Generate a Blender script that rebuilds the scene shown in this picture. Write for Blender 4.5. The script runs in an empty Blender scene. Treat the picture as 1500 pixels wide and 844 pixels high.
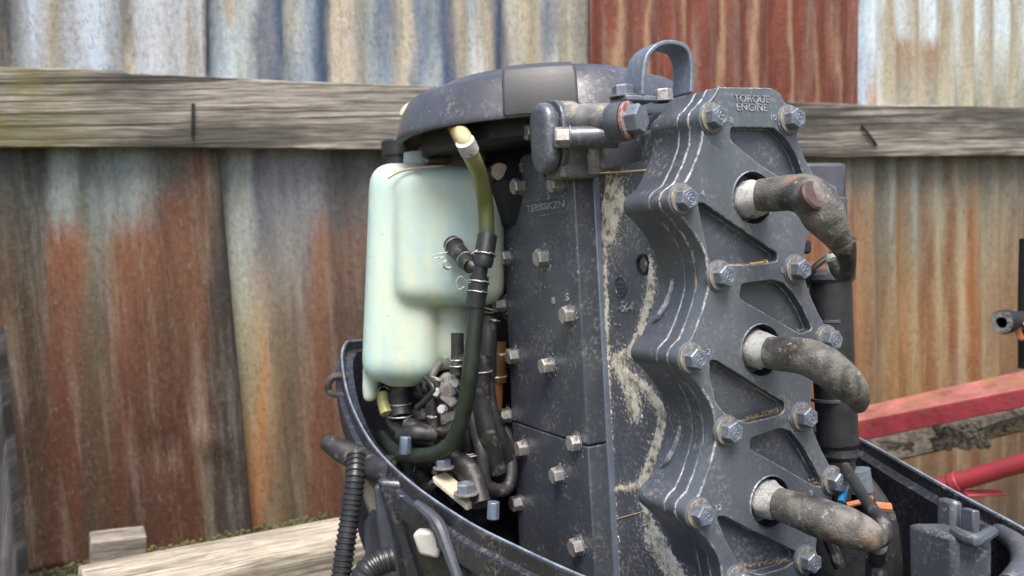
import bpy, bmesh, math, random
from mathutils import Vector, Matrix, noise
random.seed(7)
S = bpy.context.scene
COL = S.collection
PI = math.pi
# ------------------------------------------------------------------ camera
FPX = 1250.0                      # focal length in pixels of the 1500 px wide photograph
UPC = Vector((-.036, .985, .150)).normalized()            # world up in camera axes (right, up, back)
fc = Vector((0, 0, -1))
yw = (fc - fc.dot(UPC) * UPC).normalized()
xw = yw.cross(UPC)
RW = Matrix((xw, yw, UPC))        # camera axes -> world axes
CAMP = Vector((0, 0, 1.25))
cam_d = bpy.data.cameras.new('camera'); cam = bpy.data.objects.new('camera', cam_d)
COL.objects.link(cam); S.camera = cam
cam.matrix_world = Matrix.Translation(CAMP) @ RW.to_4x4()
cam_d.sensor_width = 36; cam_d.lens = 36 * FPX / 1500
cam_d.clip_start = .01; cam_d.clip_end = 400
cam_d.dof.use_dof = True; cam_d.dof.focus_distance = .64; cam_d.dof.aperture_fstop = 10.0
# ------------------------------------------------------------------ sky, sun, exposure
SUN_EL, SUN_AZ = math.radians(66), math.radians(172)     # azimuth clockwise from +Y
W = bpy.data.worlds.new('World'); S.world = W; W.use_nodes = True
wn, wl = W.node_tree.nodes, W.node_tree.links
sky = wn.new('ShaderNodeTexSky'); sky.sky_type = 'NISHITA'; sky.sun_disc = False
sky.sun_elevation = SUN_EL; sky.sun_rotation = SUN_AZ; sky.dust_density = 6.0; sky.air_density = 1.0
wl.new(sky.outputs[0], wn['Background'].inputs[0]); wn['Background'].inputs[1].default_value = .085
sd = bpy.data.lights.new('sun', 'SUN'); sd.energy = 1.5; sd.angle = math.radians(30); sd.color = (1, .95, .88)
so = bpy.data.objects.new('sun', sd); COL.objects.link(so)
sdir = Vector((math.sin(SUN_AZ) * math.cos(SUN_EL), math.cos(SUN_AZ) * math.cos(SUN_EL), math.sin(SUN_EL)))
so.rotation_euler = sdir.to_track_quat('Z', 'Y').to_euler()
S.view_settings.view_transform = 'Standard'; S.view_settings.look = 'None'
S.view_settings.exposure = 1.6; S.view_settings.gamma = 1
# ------------------------------------------------------------------ frames
def X(px, py, d):                 # the world point seen at (px, py) of the photograph, d metres in front
    return CAMP + RW @ Vector(((px - 750) / FPX * d, (422 - py) / FPX * d, -d))
def c2w(v): return RW @ Vector((v[0], v[1], -v[2]))       # camera (right, up, forward) -> world
zc = Vector((-.058, .9965, -.045)).normalized()
bc = Vector((-638, 43, 1246)); bc = (bc - bc.dot(zc) * zc).normalized()
Wl = c2w(-bc); Zl = c2w(zc); Ul = Zl.cross(Wl)            # engine axes: u right/away, w towards camera, z up
EO = X(1105, 290, .62)
EM = Matrix((Ul, Wl, Zl)).transposed().to_4x4(); EM.translation = EO
EI = EM.inverted()
def Lo(px, py, d): return EI @ X(px, py, d)               # photograph + distance -> engine coordinates
def _ray(px, py): return EI @ CAMP, EI.to_3x3() @ (X(px, py, 1) - CAMP)
def F(px, py, w=0):               # on the engine plane w
    o, r = _ray(px, py); p = o + r * ((w - o.y) / r.y); return (p.x, p.z)
def Q(px, py, u):                 # on the engine plane u
    o, r = _ray(px, py); p = o + r * ((u - o.x) / r.x); return (p.y, p.z)
# ------------------------------------------------------------------ materials
MATS = {}
def mat(name, build):
    m = bpy.data.materials.new(name); m.use_nodes = True
    nt = m.node_tree; b = nt.nodes['Principled BSDF']; build(nt, b); MATS[name] = m; return m
def N(nt, t, **k):
    n = nt.nodes.new(t)
    for a, v in k.items():
        if a.startswith('_'): setattr(n, a[1:], v)
        else: n.inputs[a.replace('_', ' ')].default_value = v
    return n
def coords(nt, scale=(1, 1, 1), src='Object'):
    tc = nt.nodes.new('ShaderNodeTexCoord'); mp = nt.nodes.new('ShaderNodeMapping')
    mp.inputs['Scale'].default_value = scale; nt.links.new(tc.outputs[src], mp.inputs[0]); return mp.outputs[0]
def nz(nt, vec, scale, detail=4, rough=.6, dist=0):
    n = N(nt, 'ShaderNodeTexNoise', Scale=scale, Detail=detail, Roughness=rough, Distortion=dist)
    nt.links.new(vec, n.inputs['Vector']); return n.outputs[0]
def ramp(nt, fac, stops):
    r = nt.nodes.new('ShaderNodeValToRGB'); e = r.color_ramp.elements
    while len(e) < len(stops): e.new(.5)
    for i, (p, c) in enumerate(stops):
        e[i].position = p; e[i].color = (c, c, c, 1) if isinstance(c, (int, float)) else (*c, 1)
    nt.links.new(fac, r.inputs[0]); return r.outputs[0]
def mix(nt, f, a, b, mode='MIX'):
    m = nt.nodes.new('ShaderNodeMix'); m.data_type = 'RGBA'; m.blend_type = mode
    for s, v in ((m.inputs[0], f), (m.inputs[6], a), (m.inputs[7], b)):
        if isinstance(v, (int, float)): s.default_value = v if s == m.inputs[0] else (v, v, v, 1)
        elif isinstance(v, tuple): s.default_value = (*v, 1)
        else: nt.links.new(v, s)
    return m.outputs[2]
def math_(nt, op, a, b=0.):
    m = nt.nodes.new('ShaderNodeMath'); m.operation = op
    for s, v in ((m.inputs[0], a), (m.inputs[1], b)):
        if isinstance(v, (int, float)): s.default_value = v
        else: nt.links.new(v, s)
    return m.outputs[0]
def bump(nt, b, h, strength=.3, dist=.001):
    n = N(nt, 'ShaderNodeBump', Strength=strength, Distance=dist); nt.links.new(h, n.inputs['Height'])
    nt.links.new(n.outputs[0], b.inputs['Normal'])
def lk(nt, v, s):
    if isinstance(v, (int, float)): s.default_value = v
    elif isinstance(v, tuple): s.default_value = (*v, 1)
    else: nt.links.new(v, s)
def s2l(c): return tuple(((x / 255 + .055) / 1.055) ** 2.4 if x > 10 else x / 255 / 12.92 for x in c)

def engine_paint(base, dustc=(.42, .39, .33), dust=.62, rough=.42, dirt_attr=False):
    def f(nt, b):
        v = coords(nt)
        big = nz(nt, v, 14, 5, .65); fine = nz(nt, v, 260, 4, .7); sp = nz(nt, v, 520, 2, .5)
        col = mix(nt, ramp(nt, big, [(.35, 0), (.7, 1)]), tuple(x * .82 for x in base), tuple(min(1, x * 1.25) for x in base))
        mul = math_(nt, 'MULTIPLY', ramp(nt, nz(nt, v, 30, 6, .7), [(.45, 0), (.72, 1)]), ramp(nt, fine, [(.5, 0), (.62, 1)]))
        d = math_(nt, 'MULTIPLY', mul, dust)
        col = mix(nt, d, col, dustc)
        chips = ramp(nt, sp, [(.71, 0), (.73, 1)])
        chips = math_(nt, 'MULTIPLY', chips, ramp(nt, nz(nt, v, 22, 3), [(.5, 0), (.6, 1)]))
        col = mix(nt, chips, col, (.5, .5, .48))
        scr = nz(nt, coords(nt, (60, 60, 900)), 1.0, 2, .5)
        sc = math_(nt, 'MULTIPLY', ramp(nt, scr, [(.70, 0), (.74, 1)]), ramp(nt, nz(nt, v, 45, 2), [(.55, 0), (.62, 1)]))
        col = mix(nt, math_(nt, 'MULTIPLY', sc, .6), col, (.3, .31, .33))
        r = math_(nt, 'ADD', math_(nt, 'MULTIPLY', fine, .25), rough - .1)
        if dirt_attr:
            a = nt.nodes.new('ShaderNodeAttribute'); a.attribute_name = 'dirt'
            n1 = nz(nt, coords(nt, (1, 1, 1)), 330, 5, .75)
            k = math_(nt, 'MULTIPLY', ramp(nt, math_(nt, 'ADD', a.outputs['Fac'], math_(nt, 'MULTIPLY', math_(nt, 'SUBTRACT', n1, .5), 2.2)), [(.30, 0), (.50, 1)]), 1)
            dc = ramp(nt, nz(nt, v, 120, 4, .7), [(.3, (.12, .09, .06)), (.42, (.36, .32, .25)), (.52, (.66, .62, .52)), (.64, (.74, .71, .62)), (.78, (.40, .27, .13))])
            col = mix(nt, k, col, dc); r = mix(nt, k, r, .9)
        lk(nt, col, b.inputs['Base Color']); lk(nt, r, b.inputs['Roughness'])
        b.inputs['Metallic'].default_value = .15; b.inputs['Specular IOR Level'].default_value = .8
        bump(nt, b, math_(nt, 'ADD', fine, math_(nt, 'MULTIPLY', big, .5)), .35, .0006)
    return f
PAINT = mat('engine_paint', engine_paint((.066, .077, .098), rough=.34))
PAINTF = mat('engine_paint_head', engine_paint((.092, .108, .130), dust=.5, rough=.38))
PAINTD = mat('engine_paint_dirty', engine_paint((.088, .100, .124), dust=.9, rough=.55, dirt_attr=True))
COWL = mat('cowl_paint', engine_paint((.020, .022, .031), dust=.35, rough=.26))
def edge_wear(nt, b):
    v = coords(nt)
    f = math_(nt, 'MULTIPLY', ramp(nt, nz(nt, v, 210, 6, .8), [(.43, 0), (.56, 1)]), ramp(nt, nz(nt, v, 38, 4, .6), [(.42, .12), (.58, 1)]))
    c = mix(nt, f, (.095, .112, .14), (.44, .445, .44))
    lk(nt, mix(nt, ramp(nt, nz(nt, v, 60, 3), [(.6, 0), (.75, 1)]), c, (.35, .27, .16)), b.inputs['Base Color'])
    b.inputs['Roughness'].default_value = .5; b.inputs['Metallic'].default_value = .2
    bump(nt, b, nz(nt, v, 500, 3), .5, .0008)
EDGE = mat('worn_edge', edge_wear)
def simple(col, rough=.5, metal=0, var=.3, scale=60, bumps=.3, bd=.0006, stain=None, spec=.5):
    def f(nt, b):
        v = coords(nt); n = nz(nt, v, scale, 6, .68)
        c = mix(nt, ramp(nt, n, [(.3, 0), (.7, 1)]), tuple(x * (1 - var) for x in col), tuple(min(.95, x * (1 + var)) for x in col))
        if stain:
            sc, thr = stain[0], stain[1]
            c = mix(nt, ramp(nt, nz(nt, v, stain[2], 5, .7), [(thr, 0), (thr + .12, 1)]), c, sc)
        lk(nt, c, b.inputs['Base Color'])
        lk(nt, math_(nt, 'ADD', math_(nt, 'MULTIPLY', n, .3), rough - .15), b.inputs['Roughness'])
        b.inputs['Metallic'].default_value = metal; b.inputs['Specular IOR Level'].default_value = spec
        bump(nt, b, nz(nt, v, scale * 6, 4, .6), bumps, bd)
    return f
BOLT = mat('bolt_steel', simple((.15, .178, .22), .36, .3, .3, 300, .4, .0004, ((.30, .28, .25), .58, 150)))
WASH = mat('washer_steel', simple((.17, .17, .165), .55, .3, .5, 300, .5, .0005, ((.36, .30, .21), .55, 130)))
STEEL = mat('bright_steel', simple((.42, .40, .38), .36, .55, .45, 200, .5, .0006, ((.12, .10, .08), .52, 170)))
BLACKP = mat('black_plastic', simple((.018, .019, .022), .35, 0, .4, 80, .2))
RUBBER = mat('black_rubber', simple((.020, .020, .022), .5, 0, .5, 90, .4, .0006, ((.14, .135, .125), .56, 60)))
DARKM = mat('dark_metal', simple((.015, .016, .02), .5, .2, .5, 90, .4, .001, ((.08, .07, .06), .6, 60)))
def cap_rubber(nt, b):
    v = coords(nt)
    c = ramp(nt, nz(nt, v, 30, 5, .55, .4), [(.34, (.018, .018, .019)), (.44, (.05, .049, .047)), (.53, (.125, .12, .108)), (.60, (.055, .051, .046)), (.70, (.17, .16, .14))])
    c = mix(nt, math_(nt, 'MULTIPLY', ramp(nt, nz(nt, v, 50, 4), [(.62, 0), (.70, 1)]), .5), c, (.26, .16, .09))
    c = mix(nt, math_(nt, 'MULTIPLY', ramp(nt, nz(nt, v, 160, 5, .7), [(.60, 0), (.66, 1)]), .6), c, (.33, .32, .30))
    lk(nt, c, b.inputs['Base Color']); b.inputs['Roughness'].default_value = .62
    bump(nt, b, math_(nt, 'ADD', nz(nt, v, 120, 6, .65), nz(nt, v, 500, 2)), .5, .0014)
CAPR = mat('weathered_cap_rubber', cap_rubber)
def crust(nt, b):
    v = coords(nt)
    lk(nt, ramp(nt, nz(nt, v, 130, 5, .7), [(.28, (.14, .10, .065)), (.38, (.36, .31, .22)), (.48, (.68, .62, .48)), (.62, (.78, .75, .66)), (.76, (.50, .33, .13))]), b.inputs['Base Color'])
    b.inputs['Roughness'].default_value = .95
    bump(nt, b, nz(nt, v, 900, 3), .6, .0008)
CRUST = mat('corrosion_crust', crust)
WHITEC = mat('white_corrosion', simple((.74, .80, .76), .8, 0, .3, 240, 1, .003, ((.26, .28, .23), .54, 120)))
TKX = (Lo(530, 400, .86).x, Lo(610, 400, .84).x)
def tank_m(nt, b):
    v = coords(nt); sep = nt.nodes.new('ShaderNodeSeparateXYZ'); nt.links.new(v, sep.inputs[0])
    tint = nz(nt, coords(nt, (14, 14, 4)), 1, 4, .6)
    c = ramp(nt, tint, [(.32, (.33, .50, .50)), (.46, (.40, .53, .49)), (.57, (.50, .58, .48)), (.72, (.58, .56, .42))])
    c = mix(nt, math_(nt, 'MULTIPLY', ramp(nt, nz(nt, v, 22, 6, .72), [(.54, 0), (.72, 1)]), .5), c, (.50, .42, .26))
    mrx = N(nt, 'ShaderNodeMapRange'); nt.links.new(sep.outputs[0], mrx.inputs[0]); mrx.inputs[1].default_value = TKX[1]; mrx.inputs[2].default_value = TKX[0]
    c = mix(nt, math_(nt, 'MULTIPLY', mrx.outputs[0], ramp(nt, nz(nt, coords(nt, (30, 30, 5)), 1, 3), [(.38, 0), (.62, 1)])), c, (.33, .50, .52))
    c = mix(nt, ramp(nt, nz(nt, coords(nt, (60, 60, 260)), 1, 3), [(.74, 0), (.77, 1)]), c, (.18, .17, .14))
    lk(nt, c, b.inputs['Base Color']); b.inputs['Roughness'].default_value = .42
    b.inputs['Subsurface Weight'].default_value = .35; b.inputs['Subsurface Radius'].default_value = (.02, .03, .022)
    b.inputs['Subsurface Scale'].default_value = .8
    bump(nt, b, nz(nt, v, 45, 3), .25, .003)
TANK = mat('translucent_tank_plastic', tank_m)
def hose_m(nt, b):
    v = coords(nt); sep = nt.nodes.new('ShaderNodeSeparateXYZ'); nt.links.new(v, sep.inputs[0])
    mr = N(nt, 'ShaderNodeMapRange'); nt.links.new(sep.outputs[2], mr.inputs[0])
    mr.inputs[1].default_value = -.02; mr.inputs[2].default_value = .07
    c = ramp(nt, math_(nt, 'ADD', mr.outputs[0], math_(nt, 'MULTIPLY', math_(nt, 'SUBTRACT', nz(nt, v, 60, 3), .5), .3)),
             [(0, (.045, .06, .025)), (.35, (.11, .13, .04)), (.7, (.25, .24, .09)), (1, (.42, .40, .22))])
    lk(nt, c, b.inputs['Base Color']); b.inputs['Roughness'].default_value = .3
    b.inputs['Subsurface Weight'].default_value = .2; b.inputs['Subsurface Radius'].default_value = (.008, .008, .003)
HOSE = mat('oil_stained_hose', hose_m)
HOSED = mat('dark_green_hose', simple((.014, .020, .013), .35, 0, .4, 70, .2))
CREAM = mat('cream_plastic', simple((.52, .47, .34), .5, 0, .25, 120, .3, .0008, ((.2, .14, .08), .6, 110)))
ALU = mat('crusty_aluminium', simple((.26, .25, .24), .6, .3, .5, 110, .9, .002, ((.62, .56, .45), .55, 120)))
REDB = mat('red_steel_paint', simple((.21, .024, .034), .5, 0, .4, 22, .4, .002, ((.13, .065, .04), .54, 30)))
REDT = mat('rusted_red_paint', simple((.27, .10, .085), .6, 0, .5, 22, .5, .002, ((.26, .13, .05), .50, 18)))
REDP = mat('red_pipe_paint', simple((.23, .024, .034), .42, 0, .25, 14, .3, .001, ((.30, .10, .05), .66, 20)))
ORANGE = mat('orange_rust', simple((.34, .13, .05), .8, 0, .4, 60, .5))
BLUEP = mat('blue_wire', simple((.02, .25, .55), .4))
REDW = mat('red_paint_mark', simple((.22, .06, .05), .6, 0, .3, 90, .3, .0006, ((.25, .26, .27), .47, 160)))
MOSS = mat('mossy_soil', simple((.10, .10, .035), .95, 0, .7, 14, 1, .02, ((.12, .09, .06), .5, 6)))
def wood(light, mid, dark, amount=.5, green=False, sx=1.5, sz=85):
    def f(nt, b):
        v = coords(nt)
        w = N(nt, 'ShaderNodeTexNoise', Scale=3.2, Detail=3, Roughness=.5); nt.links.new(v, w.inputs[0])
        add = nt.nodes.new('ShaderNodeVectorMath'); add.operation = 'MULTIPLY_ADD'
        nt.links.new(w.outputs[1], add.inputs[0]); add.inputs[1].default_value = (.0, .0, .03); nt.links.new(v, add.inputs[2])
        mp = nt.nodes.new('ShaderNodeMapping'); mp.inputs['Scale'].default_value = (sx, sz, sz); nt.links.new(add.outputs[0], mp.inputs[0])
        g = nz(nt, mp.outputs[0], 1.0, 10, .80)
        g2 = nz(nt, mp.outputs[0], 3.2, 4, .7)
        st = nz(nt, coords(nt, (1.6, 6, 7)), 1.0, 5, .62)
        c = ramp(nt, g, [(.38, dark), (.45, mid), (.51, light), (.56, mid), (.60, dark), (.66, light)])
        c = mix(nt, math_(nt, 'MULTIPLY', ramp(nt, g2, [(.47, 0), (.58, 1)]), .7), c, dark)
        c = mix(nt, math_(nt, 'MULTIPLY', ramp(nt, st, [(.43, 0), (.57, 1)]), amount), c, dark)
        kn = N(nt, 'ShaderNodeTexVoronoi', Scale=1.0); mk = nt.nodes.new('ShaderNodeMapping'); mk.inputs['Scale'].default_value = (2.6, 5, 7); nt.links.new(v, mk.inputs[0]); nt.links.new(mk.outputs[0], kn.inputs[0])
        c = mix(nt, math_(nt, 'MULTIPLY', ramp(nt, kn.outputs['Distance'], [(.07, 1), (.13, 0)]), .75), c, dark)
        cr = nz(nt, coords(nt, (sx * .7, sz * 1.6, sz * 1.6)), 1, 3, .5, .3)
        c = mix(nt, ramp(nt, cr, [(.36, .92), (.42, 0)]), c, tuple(x * .5 for x in dark))
        if green:
            sep = nt.nodes.new('ShaderNodeSeparateXYZ'); nt.links.new(v, sep.inputs[0])
            mr = N(nt, 'ShaderNodeMapRange'); nt.links.new(sep.outputs[0], mr.inputs[0])
            mr.inputs[1].default_value = .22; mr.inputs[2].default_value = -.02
            k = math_(nt, 'MULTIPLY', mr.outputs[0], ramp(nt, nz(nt, v, 14, 4), [(.35, 0), (.6, 1)]))
            c = mix(nt, math_(nt, 'MULTIPLY', k, .85), c, (.13, .12, .025))
        lk(nt, c, b.inputs['Base Color']); b.inputs['Roughness'].default_value = .9
        bump(nt, b, math_(nt, 'SUBTRACT', g, math_(nt, 'MULTIPLY', g2, .5)), .8, .004)
    return f
WOOD = mat('weathered_timber', wood((.47, .44, .385), (.25, .23, .20), (.030, .028, .025), .8, True))
WOODL = mat('pale_timber', wood((.56, .51, .42), (.38, .34, .27), (.12, .10, .08), .35, False, 3, 70))
WOODG = mat('grey_timber', wood((.34, .31, .27), (.22, .2, .17), (.07, .06, .05), .5, False, 3, 40))
def sheet_m(nt, b):
    a = nt.nodes.new('ShaderNodeAttribute'); a.attribute_name = 'stain'
    v = coords(nt); st = nz(nt, coords(nt, (55, 55, 3.5)), 1, 5, .7); sp = nz(nt, v, 90, 6, .75); fl = nz(nt, coords(nt, (120, 120, 40)), 1, 4, .7)
    c = mix(nt, math_(nt, 'MULTIPLY', ramp(nt, st, [(.48, 0), (.7, 1)]), .5), a.outputs['Color'], (.50, .45, .40), 'MULTIPLY')
    c = mix(nt, math_(nt, 'MULTIPLY', ramp(nt, nz(nt, coords(nt, (28, 28, 2.2)), 1, 5, .65), [(.5, 0), (.68, 1)]), .3), c, (.36, .33, .27))
    c = mix(nt, math_(nt, 'MULTIPLY', ramp(nt, sp, [(.5, 0), (.68, 1)]), .10), c, (.40, .36, .30))
    c = mix(nt, math_(nt, 'MULTIPLY', ramp(nt, sp, [(.28, 1), (.45, 0)]), .5), c, (.07, .05, .04))
    c = mix(nt, math_(nt, 'MULTIPLY', ramp(nt, fl, [(.62, 0), (.70, 1)]), .12), c, (.55, .53, .48))
    gr = nz(nt, coords(nt, (1, 1, .45)), 150, 8, .8); c = mix(nt, 1, c, ramp(nt, gr, [(.34, .55), (.5, 1.0), (.66, 1.0)]), 'MULTIPLY')
    bw = nt.nodes.new('ShaderNodeRGBToBW'); nt.links.new(a.outputs['Color'], bw.inputs[0]); c = mix(nt, math_(nt, 'MULTIPLY', math_(nt, 'MULTIPLY', ramp(nt, gr, [(.56, 0), (.66, 1)]), ramp(nt, bw.outputs[0], [(.10, .06), (.34, 1)])), .38), c, (.66, .64, .60))
    lk(nt, c, b.inputs['Base Color']); b.inputs['Roughness'].default_value = .55
    b.inputs['Metallic'].default_value = .1; b.inputs['Specular IOR Level'].default_value = .35
    bump(nt, b, math_(nt, 'ADD', sp, fl), .5, .003)
SHEET = mat('stained_corrugated_iron', sheet_m)
# ------------------------------------------------------------------ mesh helpers
def frame(axis, up=Vector((0, 0, 1))):
    a = Vector(axis).normalized()
    if abs(a.dot(up)) > .95: up = Vector((1, 0, 0))
    x = up.cross(a).normalized(); y = a.cross(x); return x, y, a
class MB:
    def __init__(s): s.v = []; s.f = []; s.m = []
    def add(s, vs, fs, mi=0):
        o = len(s.v); s.v += [Vector(v) for v in vs]; s.f += [[i + o for i in f] for f in fs]; s.m += [mi] * len(fs); return s
    def box(s, lo, hi, mi=0, M=None):
        vs = [Vector((x, y, z)) for x in (lo[0], hi[0]) for y in (lo[1], hi[1]) for z in (lo[2], hi[2])]
        if M: vs = [M @ v for v in vs]
        return s.add(vs, [(0, 1, 3, 2), (4, 6, 7, 5), (0, 4, 5, 1), (2, 3, 7, 6), (0, 2, 6, 4), (1, 5, 7, 3)], mi)
    def prism(s, pts, ax, a, b, mi=0):        # pts: 2-D outline; ax 'w' -> (u, z) outline extruded along w, 'u' -> (w, z) outline along u, 'z'
        P = {'w': lambda p, t: (p[0], t, p[1]), 'u': lambda p, t: (t, p[0], p[1]), 'z': lambda p, t: (p[0], p[1], t)}[ax]
        n = len(pts); vs = [P(p, a) for p in pts] + [P(p, b) for p in pts]
        return s.add(vs, [list(range(n)), list(range(2 * n - 1, n - 1, -1))] + [(i, i + n, (i + 1) % n + n, (i + 1) % n) for i in range(n)], mi)
    def rev(s, prof, c, axis, n=24, a0=0, a1=2 * PI, mi=0, up=Vector((0, 0, 1))):   # profile (r, h) about axis at c
        x, y, a = frame(axis, up); c = Vector(c); full = a1 - a0 > 6.28; k = n if full else n + 1
        vs = []
        for r, h in prof:
            for i in range(k):
                t = a0 + (a1 - a0) * i / n; vs.append(c + a * h + (x * math.cos(t) + y * math.sin(t)) * max(r, 1e-5))
        fs = []
        for j in range(len(prof) - 1):
            for i in range(n):
                i2 = (i + 1) % k; fs.append((j * k + i, j * k + i2, (j + 1) * k + i2, (j + 1) * k + i))
        return s.add(vs, fs, mi)
    def tube(s, pts, r, n=14, mi=0, caps=True, sub=6, rid=None, sq=None):
        P = [Vector(p) for p in pts]; R = r if isinstance(r, (list, tuple)) else [r] * len(P)
        if sub > 1 and len(P) > 2:
            q = []; rr = []
            for i in range(len(P) - 1):
                p0, p1, p2, p3 = P[max(i - 1, 0)], P[i], P[i + 1], P[min(i + 2, len(P) - 1)]
                for k in range(sub):
                    t = k / sub
                    q.append(.5 * ((2 * p1) + (p2 - p0) * t + (2 * p0 - 5 * p1 + 4 * p2 - p3) * t * t + (3 * p1 - p0 - 3 * p2 + p3) * t ** 3))
                    rr.append(R[i] + (R[i + 1] - R[i]) * t)
            q.append(P[-1]); rr.append(R[-1]); P, R = q, rr
        if rid:                                        # ridged conduit: rebuild with even steps
            L = [0]
            for i in range(1, len(P)): L.append(L[-1] + (P[i] - P[i - 1]).length)
            m = int(L[-1] / rid[0] * 6); q = []; rr = []; j = 0
            for k in range(m + 1):
                d = L[-1] * k / m
                while j < len(L) - 2 and L[j + 1] < d: j += 1
                t = (d - L[j]) / max(L[j + 1] - L[j], 1e-9); q.append(P[j].lerp(P[j + 1], t))
                rr.append(R[j] + rid[1] * (1 if math.sin(2 * PI * d / rid[0]) > -.1 else -.2))
            P, R = q, rr
        T = (P[1] - P[0]).normalized(); x, y, _ = frame(T); vs = []
        for i, p in enumerate(P):
            t2 = (P[min(i + 1, len(P) - 1)] - P[max(i - 1, 0)]).normalized()
            qn = T.rotation_difference(t2); x = qn @ x; y = qn @ y; T = t2
            for k in range(n):
                a = 2 * PI * k / n; vs.append(p + (x * math.cos(a) + y * math.sin(a)) * R[i])
        fs = [(i * n + k, i * n + (k + 1) % n, (i + 1) * n + (k + 1) % n, (i + 1) * n + k) for i in range(len(P) - 1) for k in range(n)]
        if caps: fs += [list(range(n))[::-1], [(len(P) - 1) * n + k for k in range(n)]]
        return s.add(vs, fs, mi)
    def obj(s, name, mats, parent=None, bev=0, seg=2, angle=35, smooth=True, bmat=None, loc=None, label=None, kind=None):
        me = bpy.data.meshes.new(name); me.from_pydata([tuple(v) for v in s.v], [], s.f)
        for m in (mats if isinstance(mats, (list, tuple)) else [mats]): me.materials.append(m)
        me.polygons.foreach_set('material_index', s.m)
        bm = bmesh.new(); bm.from_mesh(me); bmesh.ops.recalc_face_normals(bm, faces=bm.faces); bm.to_mesh(me); bm.free()
        if smooth:
            me.shade_smooth(); me.set_sharp_from_angle(angle=math.radians(angle))
        o = bpy.data.objects.new(name, me); COL.objects.link(o)
        if parent: o.parent = parent
        if loc: o.location = loc
        if bev:
            b = o.modifiers.new('bevel', 'BEVEL'); b.width = bev; b.segments = seg; b.limit_method = 'ANGLE'; b.angle_limit = math.radians(40)
            b.harden_normals = False
            if bmat is not None: b.material = bmat
        if label: o['label'] = label
        if kind: o['kind'] = kind
        return o
def bake(o):
    dg = bpy.context.evaluated_depsgraph_get(); dg.update()
    me = bpy.data.meshes.new_from_object(o.evaluated_get(dg)); old = o.data; o.modifiers.clear(); o.data = me; me.name = o.name
def cut(o, cutters):
    for c in cutters:
        m = o.modifiers.new('cut', 'BOOLEAN'); m.operation = 'DIFFERENCE'; m.solver = 'EXACT'; m.object = c
    bake(o)
    for c in cutters: bpy.data.objects.remove(c, do_unlink=True)
    o.data.shade_smooth(); o.data.set_sharp_from_angle(angle=math.radians(35))
def smooth_closed(pts, sub=4):
    n = len(pts); out = []
    for i in range(n):
        p0, p1, p2, p3 = (Vector(pts[(i + k - 1) % n]) for k in range(4))
        for k in range(sub):
            t = k / sub
            out.append(tuple(.5 * ((2 * p1) + (p2 - p0) * t + (2 * p0 - 5 * p1 + 4 * p2 - p3) * t * t + (3 * p1 - p0 - 3 * p2 + p3) * t ** 3)))
    return out
def round_poly(pts, r, k=4):
    n = len(pts); out = []
    for i in range(n):
        p, a, b = Vector(pts[i]), Vector(pts[i - 1]), Vector(pts[(i + 1) % n])
        da, db = (a - p), (b - p); rr = min(r, da.length * .45, db.length * .45)
        s0 = p + da.normalized() * rr; s1 = p + db.normalized() * rr
        for j in range(k + 1):
            t = j / k; out.append(tuple(s0 * (1 - t) ** 2 + p * 2 * t * (1 - t) + s1 * t * t))
    return out
def empty(name, label=None, cat=None, M=None, parent=None):
    o = bpy.data.objects.new(name, None); COL.objects.link(o); o.empty_display_size = .05
    if M is not None: o.matrix_world = M
    if parent: o.parent = parent
    if label: o['label'] = label
    if cat: o['category'] = cat
    return o
def text_part(s, name, size, depth, M, material, parent, bold=.0):
    c = bpy.data.curves.new(name, 'FONT'); c.body = s; c.size = size; c.extrude = depth; c.align_x = 'CENTER'; c.align_y = 'CENTER'; c.offset = bold
    t = bpy.data.objects.new(name, c); COL.objects.link(t)
    dg = bpy.context.evaluated_depsgraph_get(); me = bpy.data.meshes.new_from_object(t.evaluated_get(dg)); bpy.data.objects.remove(t, do_unlink=True)
    me.transform(M); me.materials.clear(); me.materials.append(material)
    o = bpy.data.objects.new(name, me); COL.objects.link(o); o.parent = parent; return o
def tmat(o, xa, ya):              # text plane: x axis, y axis, origin
    xa, ya = Vector(xa), Vector(ya); za = xa.cross(ya)
    M = Matrix((xa, ya, za)).transposed().to_4x4(); M.translation = Vector(o); return M

# ================================================================== GROUND
gm = MB(); n = 60
def gh(x, y): t = max(0, min(1, (.9 - x) / .8)); return .44 * t * t * (3 - 2 * t) * max(0, min(1, (y - .5) / .5)) + .02 * noise.noise(Vector((x * 1.5, y * 1.5, 0))) + .008 * noise.noise(Vector((x * 9, y * 9, 3)))
gx = [-60, -20, -8] + [-4 + 8 * i / n for i in range(n + 1)] + [8, 20, 60]
vs = [(x, y, gh(x, y)) for y in gx for x in gx]; k = len(gx)
gm.add(vs, [(j * k + i, j * k + i + 1, (j + 1) * k + i + 1, (j + 1) * k + i) for j in range(k - 1) for i in range(k - 1)])
g = gm.obj('ground', MOSS, kind='structure')

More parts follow.
